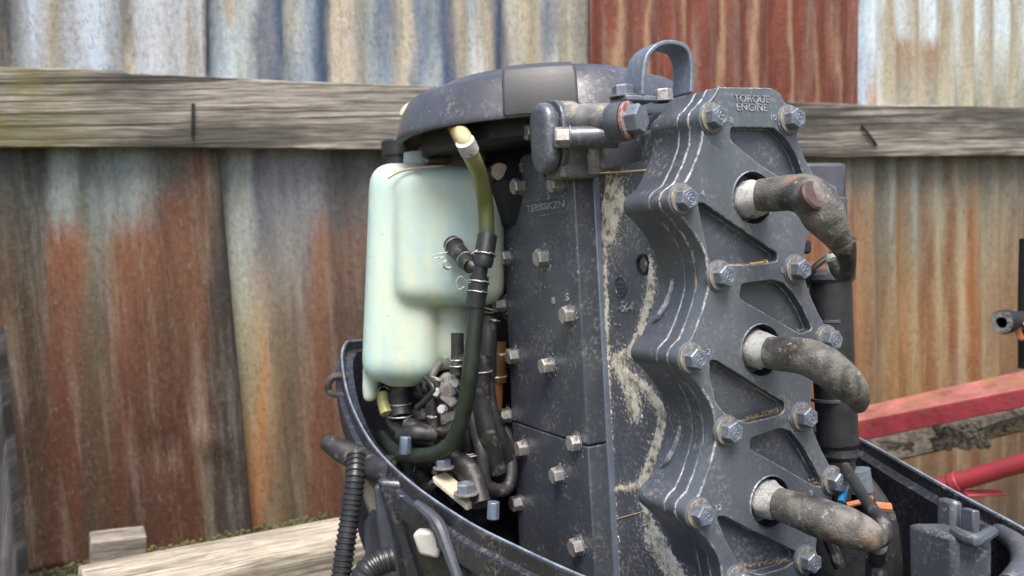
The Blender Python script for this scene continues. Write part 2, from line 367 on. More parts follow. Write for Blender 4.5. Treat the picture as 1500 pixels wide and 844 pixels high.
# ================================================================== FENCE
P0 = X(0, 160, 1.59); P1 = X(1500, 190, 2.5)
fx = (P1 - P0); fx.z = 0; fx.normalize(); fn = fx.cross(Vector((0, 0, 1)))      # fn points towards the camera side
if fn.dot(CAMP - P0) < 0: fn = -fn
FM = Matrix((fx, -fn, Vector((0, 0, 1)))).transposed().to_4x4(); FM.translation = Vector((P0.x, P0.y, 0))
FI = FM.inverted()
def FP(px, py, off=0):            # point of the fence plane, off metres towards the camera
    o = FI @ CAMP; r = FI.to_3x3() @ (X(px, py, 1) - CAMP); return o + r * ((-off - o.y) / r.y)
fence = empty('corrugated_iron_fence', 'patchwork fence of stained corrugated iron sheets with one weathered timber rail', 'fence', FM)
def interp(tab, x, y):
    xs = tab[0]; ys = tab[1]; T = tab[2]
    def loc(a, v):
        if v <= a[0]: return 0, 0.
        if v >= a[-1]: return len(a) - 2, 1.
        for i in range(len(a) - 1):
            if v <= a[i + 1]: return i, (v - a[i]) / (a[i + 1] - a[i])
    i, t = loc(xs, x); j, q = loc(ys, y)
    t = t * t * (3 - 2 * t)
    def c(i, j): return Vector(s2l(T[i][j]))
    return (c(i, j) * (1 - t) + c(i + 1, j) * t) * (1 - q) + (c(i, j + 1) * (1 - t) + c(i + 1, j + 1) * t) * q
def sheet(TL, TR, BR, BL, off, pitch, amp, tab, phase=0, label=None, gain=.8, dents=(), rag=1, cool=(1, 1, 1)):
    p = [FP(*q, off) for q in (TL, TR, BR, BL)]
    Wd = (p[1] - p[0]).length; H = (p[3] - p[0]).length
    ns = max(8, int(Wd / .0055)); nt_ = max(8, int(H / .014))
    me = bpy.data.meshes.new('corrugated_sheet'); vs = []; cols = []
    for j in range(nt_ + 1):
        t = j / nt_
        for i in range(ns + 1):
            s = i / ns
            q = (p[0] * (1 - s) + p[1] * s) * (1 - t) + (p[3] * (1 - s) + p[2] * s) * t
            px = (TL[0] * (1 - s) + TR[0] * s) * (1 - t) + (BL[0] * (1 - s) + BR[0] * s) * t
            py = (TL[1] * (1 - s) + TR[1] * s) * (1 - t) + (BL[1] * (1 - s) + BR[1] * s) * t
            d = amp * math.cos(2 * PI * s * Wd / pitch + phase) + .004 * noise.noise(q * 3)
            for dx, dy, dr, da in dents: d += da * math.exp(-((px - dx) ** 2 + (py - dy) ** 2) / dr ** 2)
            vs.append((q.x, q.y - d, q.z))
            wx = px + 10 * noise.noise(Vector((px * .012, py * .004, 21))) + 7 * noise.noise(Vector((px * .05, py * .012, 1))) + 3 * noise.noise(Vector((px * .2, py * .03, 5)))
            wy = py + rag * 55 * noise.noise(Vector((px * .11, py * .008, 9))) + rag * 22 * noise.noise(Vector((px * .5, py * .05, 2)))
            c = interp(tab, wx, wy) * gain; c = Vector((c[0] * cool[0], c[1] * cool[1], c[2] * cool[2])); g_ = (c[0] + c[1] + c[2]) / 3; c = c * .86 + Vector((g_ * 1.02, g_, g_ * .97)) * .14; w_ = max(0, min(1, ((c[0] - c[1]) / max(c[0], .01) - .42) * 4)); c = Vector((c[0] * (1 - .10 * w_), c[1] * (1 + .06 * w_), c[2] * (1 - .04 * w_))); cols.append((*c, 1))
    k = ns + 1
    me.from_pydata(vs, [], [(j * k + i, j * k + i + 1, (j + 1) * k + i + 1, (j + 1) * k + i) for j in range(nt_) for i in range(ns)])
    ca = me.color_attributes.new('stain', 'FLOAT_COLOR', 'POINT'); ca.data.foreach_set('color', [x for c in cols for x in c])
    me.materials.append(SHEET); me.shade_smooth()
    o = bpy.data.objects.new('corrugated_sheet', me); COL.objects.link(o); o.parent = fence
    m = o.modifiers.new('thickness', 'SOLIDIFY'); m.thickness = .0012; m.offset = 0
    if label: o['label'] = label
    return o
YL = [240, 300, 350, 450, 600, 780]
tA = ([-60, 5, 25, 45, 70, 100, 115, 135, 165, 190, 215, 250, 285, 310, 325], YL, [
 [(90, 90, 84)] * 3 + [(105, 80, 60), (80, 62, 50), (65, 55, 48)],
 [(85, 90, 86), (90, 88, 80), (100, 86, 70), (105, 78, 58), (75, 60, 50), (60, 55, 50)],
 [(75, 80, 78), (75, 78, 74), (80, 75, 66), (92, 74, 58), (85, 62, 48), (75, 55, 45)],
 [(65, 75, 75), (72, 80, 76), (85, 84, 76), (105, 86, 66), (85, 62, 46), (92, 68, 52)],
 [(165, 185, 188), (160, 178, 180), (158, 92, 66), (132, 78, 58), (112, 62, 48), (100, 55, 42)],
 [(150, 168, 168), (150, 165, 163), (162, 92, 64), (138, 88, 66), (118, 62, 46), (108, 56, 42)],
 [(110, 118, 112), (120, 124, 116), (152, 125, 98), (122, 98, 76), (100, 76, 56), (80, 60, 45)],
 [(155, 172, 174), (150, 166, 166), (146, 146, 132), (124, 114, 94), (112, 86, 62), (95, 70, 50)],
 [(160, 176, 180), (158, 172, 172), (148, 96, 70), (140, 82, 60), (128, 70, 52), (108, 58, 45)],
 [(158, 175, 178), (155, 168, 168), (158, 98, 72), (132, 78, 58), (112, 64, 50), (88, 62, 50)],
 [(142, 155, 156), (140, 128, 118), (150, 92, 68), (128, 80, 60), (106, 62, 46), (98, 52, 40)],
 [(125, 122, 118), (140, 88, 66), (146, 90, 66), (124, 84, 62), (118, 64, 50), (108, 56, 42)],
 [(128, 84, 66), (128, 82, 62), (132, 92, 70), (140, 84, 58), (118, 66, 50), (112, 62, 46)],
 [(92, 76, 68), (92, 76, 68), (92, 76, 68), (76, 64, 58), (84, 62, 52), (76, 55, 45)],
 [(70, 62, 60)] * 6])
tB = ([325, 338, 352, 372, 392, 420, 450, 480, 510, 560, 620, 700, 780, 880], YL, [
 [(120, 128, 130), (126, 130, 130), (130, 136, 130), (125, 120, 106), (112, 102, 84), (105, 90, 70)],
 [(165, 175, 172), (168, 178, 174), (172, 182, 174), (165, 170, 150), (140, 130, 102), (120, 105, 80)],
 [(170, 180, 176), (172, 182, 176), (170, 182, 172), (172, 168, 138), (150, 130, 92), (150, 98, 58)],
 [(98, 104, 116), (108, 114, 126), (120, 124, 130), (172, 142, 104), (182, 130, 78), (160, 94, 54)],
 [(152, 160, 172), (150, 158, 166), (150, 150, 148), (134, 124, 102), (142, 112, 80), (122, 100, 75)],
 [(142, 150, 164), (140, 146, 156), (138, 136, 138), (112, 98, 86), (114, 98, 76), (96, 85, 65)],
 [(130, 136, 144), (132, 130, 132), (152, 106, 80), (128, 88, 66), (124, 76, 56), (110, 65, 50)],
 [(96, 98, 104), (104, 100, 100), (118, 92, 76), (102, 78, 66), (116, 62, 46), (98, 60, 50)],
 [(110, 113, 118), (114, 108, 104), (122, 96, 80), (92, 72, 62), (100, 70, 55), (90, 60, 50)]] +
 [[(105, 104, 106), (112, 98, 90), (112, 88, 72), (100, 75, 62), (105, 68, 52), (90, 60, 48)]] * 5)
def stripes(xs, rows_for): return rows_for
tC = ([1180, 1200, 1218, 1240, 1258, 1275, 1295, 1315, 1335, 1350, 1370, 1388, 1410, 1440, 1475, 1510, 1560], [240, 330, 430, 560, 760], [
 [(150, 150, 140), (160, 100, 70), (165, 95, 60), (150, 90, 60), (120, 80, 55)],
 [(150, 150, 140), (160, 100, 70), (175, 95, 60), (150, 90, 60), (120, 80, 55)],
 [(150, 150, 140), (160, 130, 95), (165, 125, 85), (150, 110, 70), (110, 80, 55)],
 [(120, 118, 110), (125, 115, 100), (130, 105, 80), (130, 95, 60), (100, 78, 55)],
 [(142, 145, 140), (142, 138, 122), (158, 128, 88), (160, 122, 75), (105, 85, 65)],
 [(135, 122, 102), (148, 114, 74), (160, 108, 58), (155, 105, 55), (95, 75, 58)],
 [(148, 152, 150), (150, 148, 132), (170, 142, 100), (168, 140, 92), (110, 95, 75)],
 [(128, 118, 104), (136, 100, 70), (148, 92, 52), (150, 90, 48), (95, 75, 58)],
 [(160, 164, 156), (176, 172, 146), (182, 164, 122), (165, 135, 95), (110, 95, 78)],
 [(124, 108, 92), (136, 100, 68), (150, 92, 54), (145, 85, 48), (90, 72, 56)],
 [(156, 154, 142), (182, 176, 146), (186, 168, 132), (180, 156, 118), (110, 95, 78)],
 [(132, 122, 104), (165, 110, 66), (172, 98, 54), (145, 88, 50), (90, 72, 58)],
 [(140, 138, 126), (155, 145, 118), (162, 138, 104), (155, 125, 88), (100, 85, 68)],
 [(140, 134, 120), (152, 132, 104), (148, 118, 86), (132, 98, 66), (90, 76, 62)],
 [(132, 134, 130), (142, 126, 102), (148, 115, 80), (125, 90, 58), (88, 74, 60)],
 [(150, 148, 140), (160, 145, 120), (160, 130, 95), (140, 105, 72), (90, 76, 60)],
 [(150, 148, 140), (160, 145, 120), (160, 130, 95), (140, 105, 72), (90, 76, 60)]])
G = (166, 180, 192)
tD = ([-60, 0, 12, 40, 62, 72, 95, 130, 160, 176, 190, 235, 262, 272, 290, 303], [0, 60, 130], [
 [(60, 60, 60)] * 3, [(60, 60, 60)] * 3, [(120, 122, 122)] * 3, [G, (160, 166, 172), (150, 158, 166)], [(150, 150, 142)] * 3, [(140, 130, 112)] * 3, [(165, 172, 178)] * 3,
 [G] * 3, [(150, 155, 158)] * 3, [(112, 106, 94), (118, 110, 96), (190, 175, 140)], [(160, 165, 168)] * 3, [(182, 186, 188)] * 3, [(165, 168, 168)] * 3, [(140, 134, 122)] * 3, [(160, 162, 162)] * 3, [(90, 84, 78)] * 3])
tE = ([303, 312, 335, 352, 372, 392, 410, 430, 455, 475, 500, 520, 545, 570, 590, 610, 630, 650, 672, 692, 712, 735, 760, 790, 820, 850, 870], [0, 60, 125], [
 [(80, 80, 80)] * 3, [(125, 142, 155)] * 3, [(165, 150, 130), (165, 180, 186), (170, 190, 198)], [(192, 200, 194)] * 3, [(62, 84, 112)] * 3, [(58, 80, 112)] * 3,
 [(176, 168, 150), (170, 168, 156), (130, 140, 145)], [(125, 145, 160)] * 3, [(60, 82, 112), (62, 82, 110), (70, 92, 118)], [(186, 170, 146)] * 3, [(172, 162, 145)] * 3, [(150, 155, 150)] * 3,
 [(84, 102, 126), (88, 108, 132), (120, 140, 158)], [(192, 180, 152)] * 3, [(98, 116, 138)] * 3, [(150, 158, 160), (150, 165, 172), (185, 192, 190)], [(64, 84, 112)] * 3,
 [(168, 154, 130)] * 3, [(150, 160, 168), (185, 190, 188), (205, 205, 196)], [(158, 144, 122)] * 3, [(58, 78, 108)] * 3, [(172, 166, 150)] * 3,
 [(184, 168, 138)] * 3, [(120, 128, 134), (120, 128, 134), (200, 200, 190)], [(178, 168, 146)] * 3, [(132, 126, 118)] * 3, [(80, 70, 66)] * 3])
R1, R2, R3, TN = (132, 58, 46), (118, 54, 44), (148, 64, 46), (176, 138, 104)
fxs = [860, 866, 880, 897, 905, 915, 938, 943, 950, 968, 984, 991, 998, 1018, 1038, 1045, 1053, 1070, 1086, 1093, 1100, 1118, 1137, 1143, 1150, 1165, 1181, 1187, 1193, 1205, 1219, 1224, 1230, 1245, 1258]
tF = (fxs, [0, 60, 150], [[(50, 40, 36)] * 3 if i == 0 else [TN] * 3 if x in (905, 943, 991, 1045, 1093, 1143) else [R2, (150, 100, 74), TN] if x in (1187, 1224) else ([R1, R3, R2] if i % 3 == 0 else [R3, R1, R1] if i % 3 == 1 else [R1, R2, R1]) for i, x in enumerate(fxs)])
pb, be, gr = (188, 202, 208), (178, 168, 142), (142, 140, 126)
gxs = [1258, 1262, 1274, 1284, 1294, 1310, 1329, 1348, 1367, 1385, 1402, 1420, 1439, 1457, 1475, 1493, 1512, 1530, 1550]
pb, be, gr = (196, 210, 216), (158, 144, 116), (146, 143, 128)
tG = (gxs, [0, 42, 66, 150], [[(130, 90, 70)] * 4, [(170, 190, 204)] * 4, [pb, pb, pb, (180, 130, 90)], [(190, 195, 195)] * 4] + [([pb, pb, (150, 118, 92), gr] if x in (1310, 1348) else [pb, pb, (188, 196, 190), (140, 138, 122)] if x in (1385, 1420, 1457, 1493, 1530) else [be, be, (160, 148, 122), (178, 168, 142)]) for x in gxs[4:]])
sheet((-90, 190), (318, 205), (372, 800), (-60, 850), .012, .118, .0075, tA, 1.0, 'rust red sheet with pale grey top below the rail at the left', gain=0.60, rag=.4, dents=[(300, 640, 26, .012), (230, 655, 30, -.008)])
sheet((312, 205), (880, 210), (905, 860), (360, 850), .0, .118, .008, tB, 2.2, 'grey green sheet with orange streaks behind the oil tank', gain=0.74, rag=.5)
sheet((860, 200), (1600, 205), (1600, 850), (880, 850), .004, .076, .0078, tC, 0, 'tan and rust striped sheet below the rail at the right', gain=0.8)
sheet((-90, -90), (303, -90), (303, 150), (-90, 150), .028, .090, .0065, tD, 0, 'rough pale grey sheet above the rail at the left', gain=1.08, cool=(.95, 1, 1.08))
sheet((300, -90), (868, -90), (868, 165), (300, 150), .022, .076, .0075, tE, 1.5, 'blue grey and tan streaked sheet above the rail', gain=0.98, cool=(.94, 1, 1.07))
sheet((863, -90), (1259, -90), (1256, 180), (863, 180), .034, .079, .005, tF, .5, 'red brown sheet with thin tan streaks above the rail', gain=0.8)
sheet((1257, -90), (1640, -90), (1640, 190), (1254, 190), .020, .067, .008, tG, 2.0, 'pale sheet with white ovals above the rail at the right', gain=1.1, rag=.2, cool=(.95, 1, 1.06))
# the rail
RO = .055
top = [(-90, 94), (0, 97), (110, 101), (180, 103), (190, 108), (300, 112), (430, 119), (640, 126), (900, 138), (1170, 150), (1260, 153), (1500, 157), (1640, 160)]
bot = [(-90, 214), (0, 216), (300, 217), (500, 219), (800, 224), (1200, 231), (1350, 229), (1500, 228), (1640, 227)]
def yat(l, x):
    for a, b in zip(l, l[1:]):
        if a[0] <= x <= b[0]: return a[1] + (b[1] - a[1]) * (x - a[0]) / (b[0] - a[0])
rm = MB(); nn = 160; rows = []
for i in range(nn + 1):
    px = -90 + 1730 * i / nn
    rag = 1.3 * noise.noise(Vector((px * .05, 0, 0)))
    a = FP(px, yat(top, px) + rag, RO); b = FP(px, yat(bot, px) - rag, RO)
    rows.append([a, b, b + Vector((0, .045, 0)), a + Vector((0, .045, 0))])
rm.add([v for r in rows for v in r], [(i * 4 + k, i * 4 + (k + 1) % 4, i * 4 + 4 + (k + 1) % 4, i * 4 + 4 + k) for i in range(nn) for k in range(4)] + [(0, 1, 2, 3), (nn * 4, nn * 4 + 1, nn * 4 + 2, nn * 4 + 3)])
rail = rm.obj('timber_rail', WOOD, fence, bev=.003)
for a, b in (((283, 152), (282, 200)), ((1262, 184), (1284, 213))):
    nm = MB(); A, B = FP(*a, RO + .004), FP(*b, RO + .004)
    nm.tube([A, A * .5 + B * .5 + Vector((0, -.002, 0)), B], .0032, 8)
    nm.obj('bent_nail', DARKM, rail)
# ================================================================== THINGS NEAR THE FENCE (world coordinates)
def world_obj(mb, name, mats, label, cat, **k):
    o = mb.obj(name, mats, **k); o['label'] = label; o['category'] = cat; return o
def beam(name, A, B, h, t, material, label, cat, jit=.004, parent=None, bev=.004):
    A, B = Vector(A), Vector(B); d = (B - A); L = d.length; d.normalize()
    side = d.cross(Vector((0, 0, 1))).normalized(); up = side.cross(d); A = A + side * t
    M = Matrix((d, -side, up)).transposed().to_4x4(); M.translation = A
    mb = MB(); n = 24; vs = []
    for i in range(n + 1):
        x = L * i / n
        for sy, sz in ((0, 0), (1, 0), (1, 1), (0, 1)):
            vs.append((x + (jit * 2 * noise.noise(Vector((sy * 9, sz * 7, 4))) if i in (0, n) else 0), sy * t + jit * noise.noise(Vector((x * 5, sy * 4, sz * 7))), sz * h - h + jit * noise.noise(Vector((x * 6, sz * 5 + 9, sy * 3)))))
    mb.add(vs, [(i * 4 + k, i * 4 + (k + 1) % 4, i * 4 + 4 + (k + 1) % 4, i * 4 + 4 + k) for i in range(n) for k in range(4)] + [(0, 1, 2, 3), (n * 4, n * 4 + 1, n * 4 + 2, n * 4 + 3)])
    o = mb.obj(name, material, bev=bev); o.matrix_world = M
    if parent: o.parent = parent
    if label: o['label'] = label; o['category'] = cat
    return o
beam('timber_beam', X(114, 828, 1.22), X(600, 738, 1.55), .16, .12, WOODL, 'long pale weathered timber beam lying at the foot of the fence', 'timber beam')
bt = beam('timber_offcut', X(131, 778, 1.43), X(211, 769, 1.47), .10, .05, WOODG, 'short squared timber offcut standing behind the pale beam', 'timber offcut', bev=.003)
lp = MB(); 
pa = [X(-60, 470, 1.38), X(-8, 486, 1.40), X(30, 870, 1.34), X(-50, 900, 1.32)]
off = Vector((0, .03, 0)); lp.add(pa + [p + off for p in pa], [(0, 1, 2, 3), (7, 6, 5, 4), (0, 4, 5, 1), (1, 5, 6, 2), (2, 6, 7, 3), (3, 7, 4, 0)])
world_obj(lp, 'leaning_plank', mat('slate_grey_plank', wood((.13, .13, .135), (.085, .085, .085), (.02, .02, .02), .6, False, 90, 1.2)), 'grey plank leaning on the fence at the far left', 'plank', bev=.003)
mo = MB()
for i in range(380):
    t = random.random(); c = X(60 + 420 * t, 843 - 85 * t + random.gauss(0, 4), 1.50 + .12 * t); r = random.uniform(.002, .0055)
    mo.rev([(0, r * .8), (r * .7, r * .5), (r, 0), (r * .6, -r)], c, (random.uniform(-.4, .4), random.uniform(-.4, .4), 1), 6)
m_ = mo.obj('moss', MOSS, kind='stuff'); m_['label'] = 'green moss along the foot of the fence behind the pale beam'
# red steel beam (right)
def bar4(name, secs, mats, label, cat, mis, bev=.002):
    mb = MB(); vs = [v for s in secs for v in s]; n = len(secs); q = len(secs[0])
    for i in range(n - 1):
        for k in range(q): mb.add([], [])
    mb.v = [Vector(v) for v in vs]
    for i in range(n - 1):
        for k in range(q):
            mb.f.append([i * q + k, i * q + (k + 1) % q, (i + 1) * q + (k + 1) % q, (i + 1) * q + k]); mb.m.append(mis[k])
    mb.f += [list(range(q)), [(n - 1) * q + k for k in range(q)]]; mb.m += [mis[0]] * 2
    return world_obj(mb, name, mats, label, cat, bev=bev)
secs = []
for px, d in ((1180, 1.52), (1255, 1.47), (1340, 1.42), (1420, 1.375), (1500, 1.33), (1600, 1.28)):
    yt = 597 + (px - 1255) * -.224; yf = 617 + (px - 1255) * -.195; yb = 648 + (px - 1255) * -.208
    a = X(px, yf, d); b = X(px, yb, d); back = X(px, yt, d + .07); secs.append([a, b, b + (back - a), back])
bar4('red_steel_beam', secs, [REDB, REDT], 'rusting red painted steel beam at the right behind the engine', 'steel beam', [0, 0, 0, 1])
secs = []
for px, d in ((1200, 1.62), (1300, 1.58), (1400, 1.52), (1500, 1.46), (1600, 1.40)):
    yt = 640 - (px - 1255) * .19; yb = 692 - (px - 1255) * .235; w = 3 * noise.noise(Vector((px * .03, 0, 2)))
    a = X(px, yt - w, d); b = X(px, yb + w, d); secs.append([a, b, b + Vector((0, .1, 0)), a + Vector((0, .1, 0))])
bar4('grey_timber_log', secs, [WOODG], 'grey weathered timber with peeling bark under the red beam', 'timber', [0] * 4, .006)
bk = MB()
for i in range(46):
    c = X(random.uniform(1370, 1450), random.uniform(622, 655), 1.49); r = random.uniform(.005, .013)
    bk.rev([(0, r * .6), (r * .8, r * .3), (r, 0), (0, -r * .3)], c, (random.uniform(-1, 1), -1, random.uniform(-1, 1)), 5)
bo = bk.obj('bark_flakes', WOODG, kind='stuff', smooth=False); bo['label'] = 'peeling bark on the grey timber under the red beam'
pp = MB(); pp.tube([X(1445, 634, 1.44), X(1500, 617, 1.40), X(1600, 590, 1.34)], .011, 14)
world_obj(pp, 'pale_pole', WOODL, 'pale round pole end resting just below the red beam', 'pole')
rp = MB(); A, B = X(1378, 713, 1.30), X(1620, 643, 1.17)
rp.tube([X(1300, 736, 1.345), A, B], .0135, 20); 
ro = empty('red_pipe', 'red painted steel pipe with a collar below the red beam', 'pipe', Matrix.Translation(A))
o = rp.obj('pipe', REDP); o.parent = ro; o.matrix_parent_inverse = Matrix.Translation(A).inverted()
cm = MB(); dr = (B - A).normalized(); c0 = A + dr * .02; cm.rev([(.013, -.006), (.0155, -.005), (.0155, .006), (.013, .007)], c0, dr, 20)
cm.box((-.012, -.008, -.004), (.045, .012, 0), 0, Matrix.Translation(X(1425, 722, 1.27)))
o = cm.obj('collar', REDP, bev=.001); o.parent = ro; o.matrix_parent_inverse = Matrix.Translation(A).inverted()
# dark pipe fitting at the right edge
ft = empty('pipe_fitting', 'dark steel pipe fitting with a bright bore at the right edge', 'pipe fitting', Matrix.Translation(X(1480, 470, 1.15)))
FTi = ft.matrix_world.inverted()
a0 = X(1470, 472, 1.13); ax = (X(1520, 462, 1.19) - a0).normalized()
m1 = MB(); m1.rev([(.0075, .01), (.0075, -.004), (.009, -.006), (.0145, -.006), (.016, -.003), (.016, .012), (.011, .014), (.011, .05), (0, .05)], a0, ax, 24)
m1.v = [FTi @ v for v in m1.v]; m1.obj('socket', DARKM, ft)
m1 = MB(); m1.rev([(.0145, -.0062), (.0075, -.0062), (.0075, -.0035), (.0135, -.0035)], a0, ax, 24); m1.v = [FTi @ v for v in m1.v]; m1.obj('bright_rim', STEEL, ft)
m1 = MB(); m1.tube([X(1512, 350, 1.19), X(1510, 440, 1.19), X(1510, 540, 1.19)], .016, 16); m1.tube([X(1498, 494, 1.17), X(1540, 490, 1.17)], .012, 10)
m1.v = [FTi @ v for v in m1.v]; m1.obj('upright', DARKM, ft)
m1 = MB(); m1.rev([(.014, 0), (.014, .01)], X(1494, 484, 1.15), (1, 0, .1), 14); m1.v = [FTi @ v for v in m1.v]; m1.obj('rusty_collar', ORANGE, ft)

# ================================================================== THE OUTBOARD MOTOR (engine coordinates: x = u, y = w, z)
ENG = empty('outboard_motor', 'grey three cylinder outboard motor with its top cowling removed', 'outboard motor', EM)
uB, uP, wS = -.0455, -.0700, -.135
PIT = .1107
BOLTS = [(s * x, z) for x, z in ((.0368, .0567), (.0665, .0005), (.0365, -.0545), (.0655, -.1100), (.0365, -.1655), (.0655, -.2195), (.0340, -.2750)) for s in (-1, 1)]
left = [(-.0286, .0790), (-.0325, .0730)]
def arc(c, r, a0, a1, n=5): return [(c[0] + r * math.cos(math.radians(a0 + (a1 - a0) * i / n)), c[1] + r * math.sin(math.radians(a0 + (a1 - a0) * i / n))) for i in range(n + 1)]
left += arc((-.0368, .0567), .0098, 110, 215) + [(-.0462, .040), (-.0530, .0260), (-.0620, .0125)]
for k in range(3):
    z0 = [0, -.1100, -.2195][k]
    left += arc((-.0662, z0), .0090, 120, 240) + [(-.0655, z0 - .0125), (-.0560, z0 - .0235), (-.0485, z0 - .0360), (-.0462, z0 - .0500), (-.0462, z0 - .0610), (-.0510, z0 - .0740), (-.0570, z0 - .0860), (-.0640, z0 - .0975)]
left = left[:-4] + [(-.0440, -.284), (-.036, -.2890)]
right = [(-x, z) for x, z in left[::-1]]
right[-2:] = [(.0335, .0700), (.0290, .0765)]; right.append((.0215, .0800))
outline = left + right
def inset(pts, d): # crude inward offset
    n = len(pts); out = []
    for i in range(n):
        a, b = Vector(pts[i - 1]), Vector(pts[(i + 1) % n]); t = (b - a).normalized(); out.append((pts[i][0] - t.y * d, pts[i][1] + t.x * d))
    return out
# head cover
hm = MB(); hm.prism(outline, 'w', 0, -.0125)
head = hm.obj('cylinder_head', [PAINTF, EDGE, PAINT], ENG)
cutters = []
pockets = []
def pk(pts, r=.003): pockets.append(round_poly([F(*p) for p in pts], r))
pk([(1070, 186), (1134, 187), (1152, 203), (1167, 228), (1177, 255), (1172, 270), (1150, 265), (1110, 239), (1070, 206)])
pk([(1022, 297), (1030, 297), (1139, 371), (1139, 383), (1112, 387), (1050, 389), (1040, 384), (1033, 350)])
pk([(1086, 416), (1130, 410), (1148, 414), (1163, 430), (1178, 455), (1190, 483), (1172, 489), (1083, 437)])
pk([(1040, 528), (1048, 527), (1150, 590), (1150, 600), (1143, 608), (1094, 620), (1068, 612), (1048, 590), (1040, 552)])
pk([(1100, 642), (1142, 627), (1160, 632), (1180, 660), (1200, 697), (1206, 713), (1193, 712), (1098, 657)])
pk([(1050, 757), (1060, 756), (1166, 808), (1170, 818), (1150, 832), (1115, 842), (1088, 835), (1062, 790)])
for p in pockets:
    c = MB(); c.prism(p, 'w', -.0080, .01, 0); cutters.append(c.obj('cutter', PAINT))
for i in range(3):
    c = MB(); cc = F(*((1103, 290), (1115, 513), (1128, 735))[i]); c.rev([(0, .01), (.0185, .01), (.0185, -.02), (0, -.02)], (cc[0], 0, cc[1]), (0, 1, 0), 40); cutters.append(c.obj('cutter', PAINT))
for c in cutters: c.parent = ENG
cut(head, cutters)
b = head.modifiers.new('bevel', 'BEVEL'); b.width = .0010; b.segments = 2; b.material = 1; b.limit_method = 'ANGLE'; b.angle_limit = math.radians(50)
# worn bright bead round the cover's front edge
def edge_bead(pts, w, r, name, parent, material=EDGE, only=None):
    mb = MB(); P = [Vector((p[0], w, p[1])) for p in pts]
    mb.tube(P, r, 6, sub=3, caps=True); return mb.obj(name, material, parent)
lpts = left[:-1]
edge_bead([(x + .0004, z) for x, z in lpts], -.0006, .0011, 'worn_edge_bead', head)
def slab(name, w0, w1, grow, material, parent, bev=.0005):
    mb = MB(); mb.prism(inset(outline, -grow), 'w', w0, w1); return mb.obj(name, material, parent, bev=bev)
slab('head_gasket', -.0126, -.0144, .0006, EDGE, ENG)
slab('cylinder_head_body', -.0146, -.0250, .0000, PAINT, ENG, .0006)
slab('head_gasket', -.0252, -.0262, .0004, EDGE, ENG)
slab('water_jacket', -.0264, -.0580, .0002, PAINT, ENG, .0008)
# small ribs on the water jacket valleys
for z0 in (-.042, -.152):
    mb = MB()
    mb.tube([(-.0465, -.0395, z0 - .014), (-.0485, -.0415, z0 - .004 - .022), (-.0565, -.0445, z0 - .040), (-.059, -.050, z0 - .046)], [.0015, .0024, .0024, .0012], 8, sub=4)
    mb.obj('casting_rib', EDGE, ENG)
# bolts
def bolt_mesh(name, R=.0078, h=.0095, washer=.0105, mats=None, mark=True, fl=.0018):
    mb = MB()
    mb.rev([(washer * .6, 0), (washer, 0), (washer, fl * .9), (washer * .93, fl), (R * .9, fl)], (0, 0, 0), (0, 0, 1), 24, mi=1)
    hx = lambda r, z, o=0: [(r * math.cos(PI / 3 * k + o), r * math.sin(PI / 3 * k + o), z) for k in range(6)]
    vs = hx(R, fl) + hx(R, h - .0012) + hx(R * .87, h); fs = [(k, (k + 1) % 6, 6 + (k + 1) % 6, 6 + k) for k in range(6)] + [(6 + k, 6 + (k + 1) % 6, 12 + (k + 1) % 6, 12 + k) for k in range(6)] + [tuple(range(12, 18))]
    mb.add(vs, fs)
    if mark:
        for q in (-1, 1):
            c = Vector((0, q * R * .2, h)); 
            for rr in (R * .2,):
                mb.rev([(rr * 1.3, -.0002), (rr * 1.2, .0004), (rr * .75, .0004), (rr * .65, -.0002)], c, (0, 0, 1), 10)
        mb.rev([(R * .62, -.0002), (R * .60, .0003), (R * .55, .0003), (R * .53, -.0002)], (0, 0, h), (0, 0, 1), 16)
    me = mb.obj(name, mats or [BOLT, WASH], smooth=True, angle=25)
    m = me.modifiers.new('bevel', 'BEVEL'); m.width = .00035; m.segments = 1; m.limit_method = 'ANGLE'; m.angle_limit = math.radians(50)
    return me
first = bolt_mesh('head_bolt')
def place(o, loc, axis, spin, parent):
    x, y, a = frame(axis); x2 = x * math.cos(spin) + y * math.sin(spin); y2 = a.cross(x2)
    M = Matrix((x2, y2, a)).transposed().to_4x4(); M.translation = Vector(loc); o.parent = parent; o.matrix_basis = M
used = False
boss = MB()
for i, (bx, bz) in enumerate(BOLTS):
    o = first
    if used: o = first.copy(); COL.objects.link(o)
    used = True
    place(o, (bx, .0012, bz), (0, 1, 0), random.uniform(0, 1), head)
    boss = MB(); boss.rev([(.0118, -.001), (.0116, .0008), (.0108, .0013), (.004, .0013)], (bx, 0, bz), (0, 1, 0), 22); boss.obj('bolt_boss', [PAINTF], head)
LETT = mat('raised_letter_paint', simple((.27, .30, .34), .5, .1, .4, 200, .3))
# raised casting letters
FX, FZ = (1, 0, 0), (0, 0, 1)
def ftext(s, px, py, size, w=.0002): 
    c = F(px, py); return text_part(s, 'raised_lettering', size, .0007, tmat((c[0], w, c[1]), (1, 0, 0), (0, 0, 1)), EDGE, head, .0002)
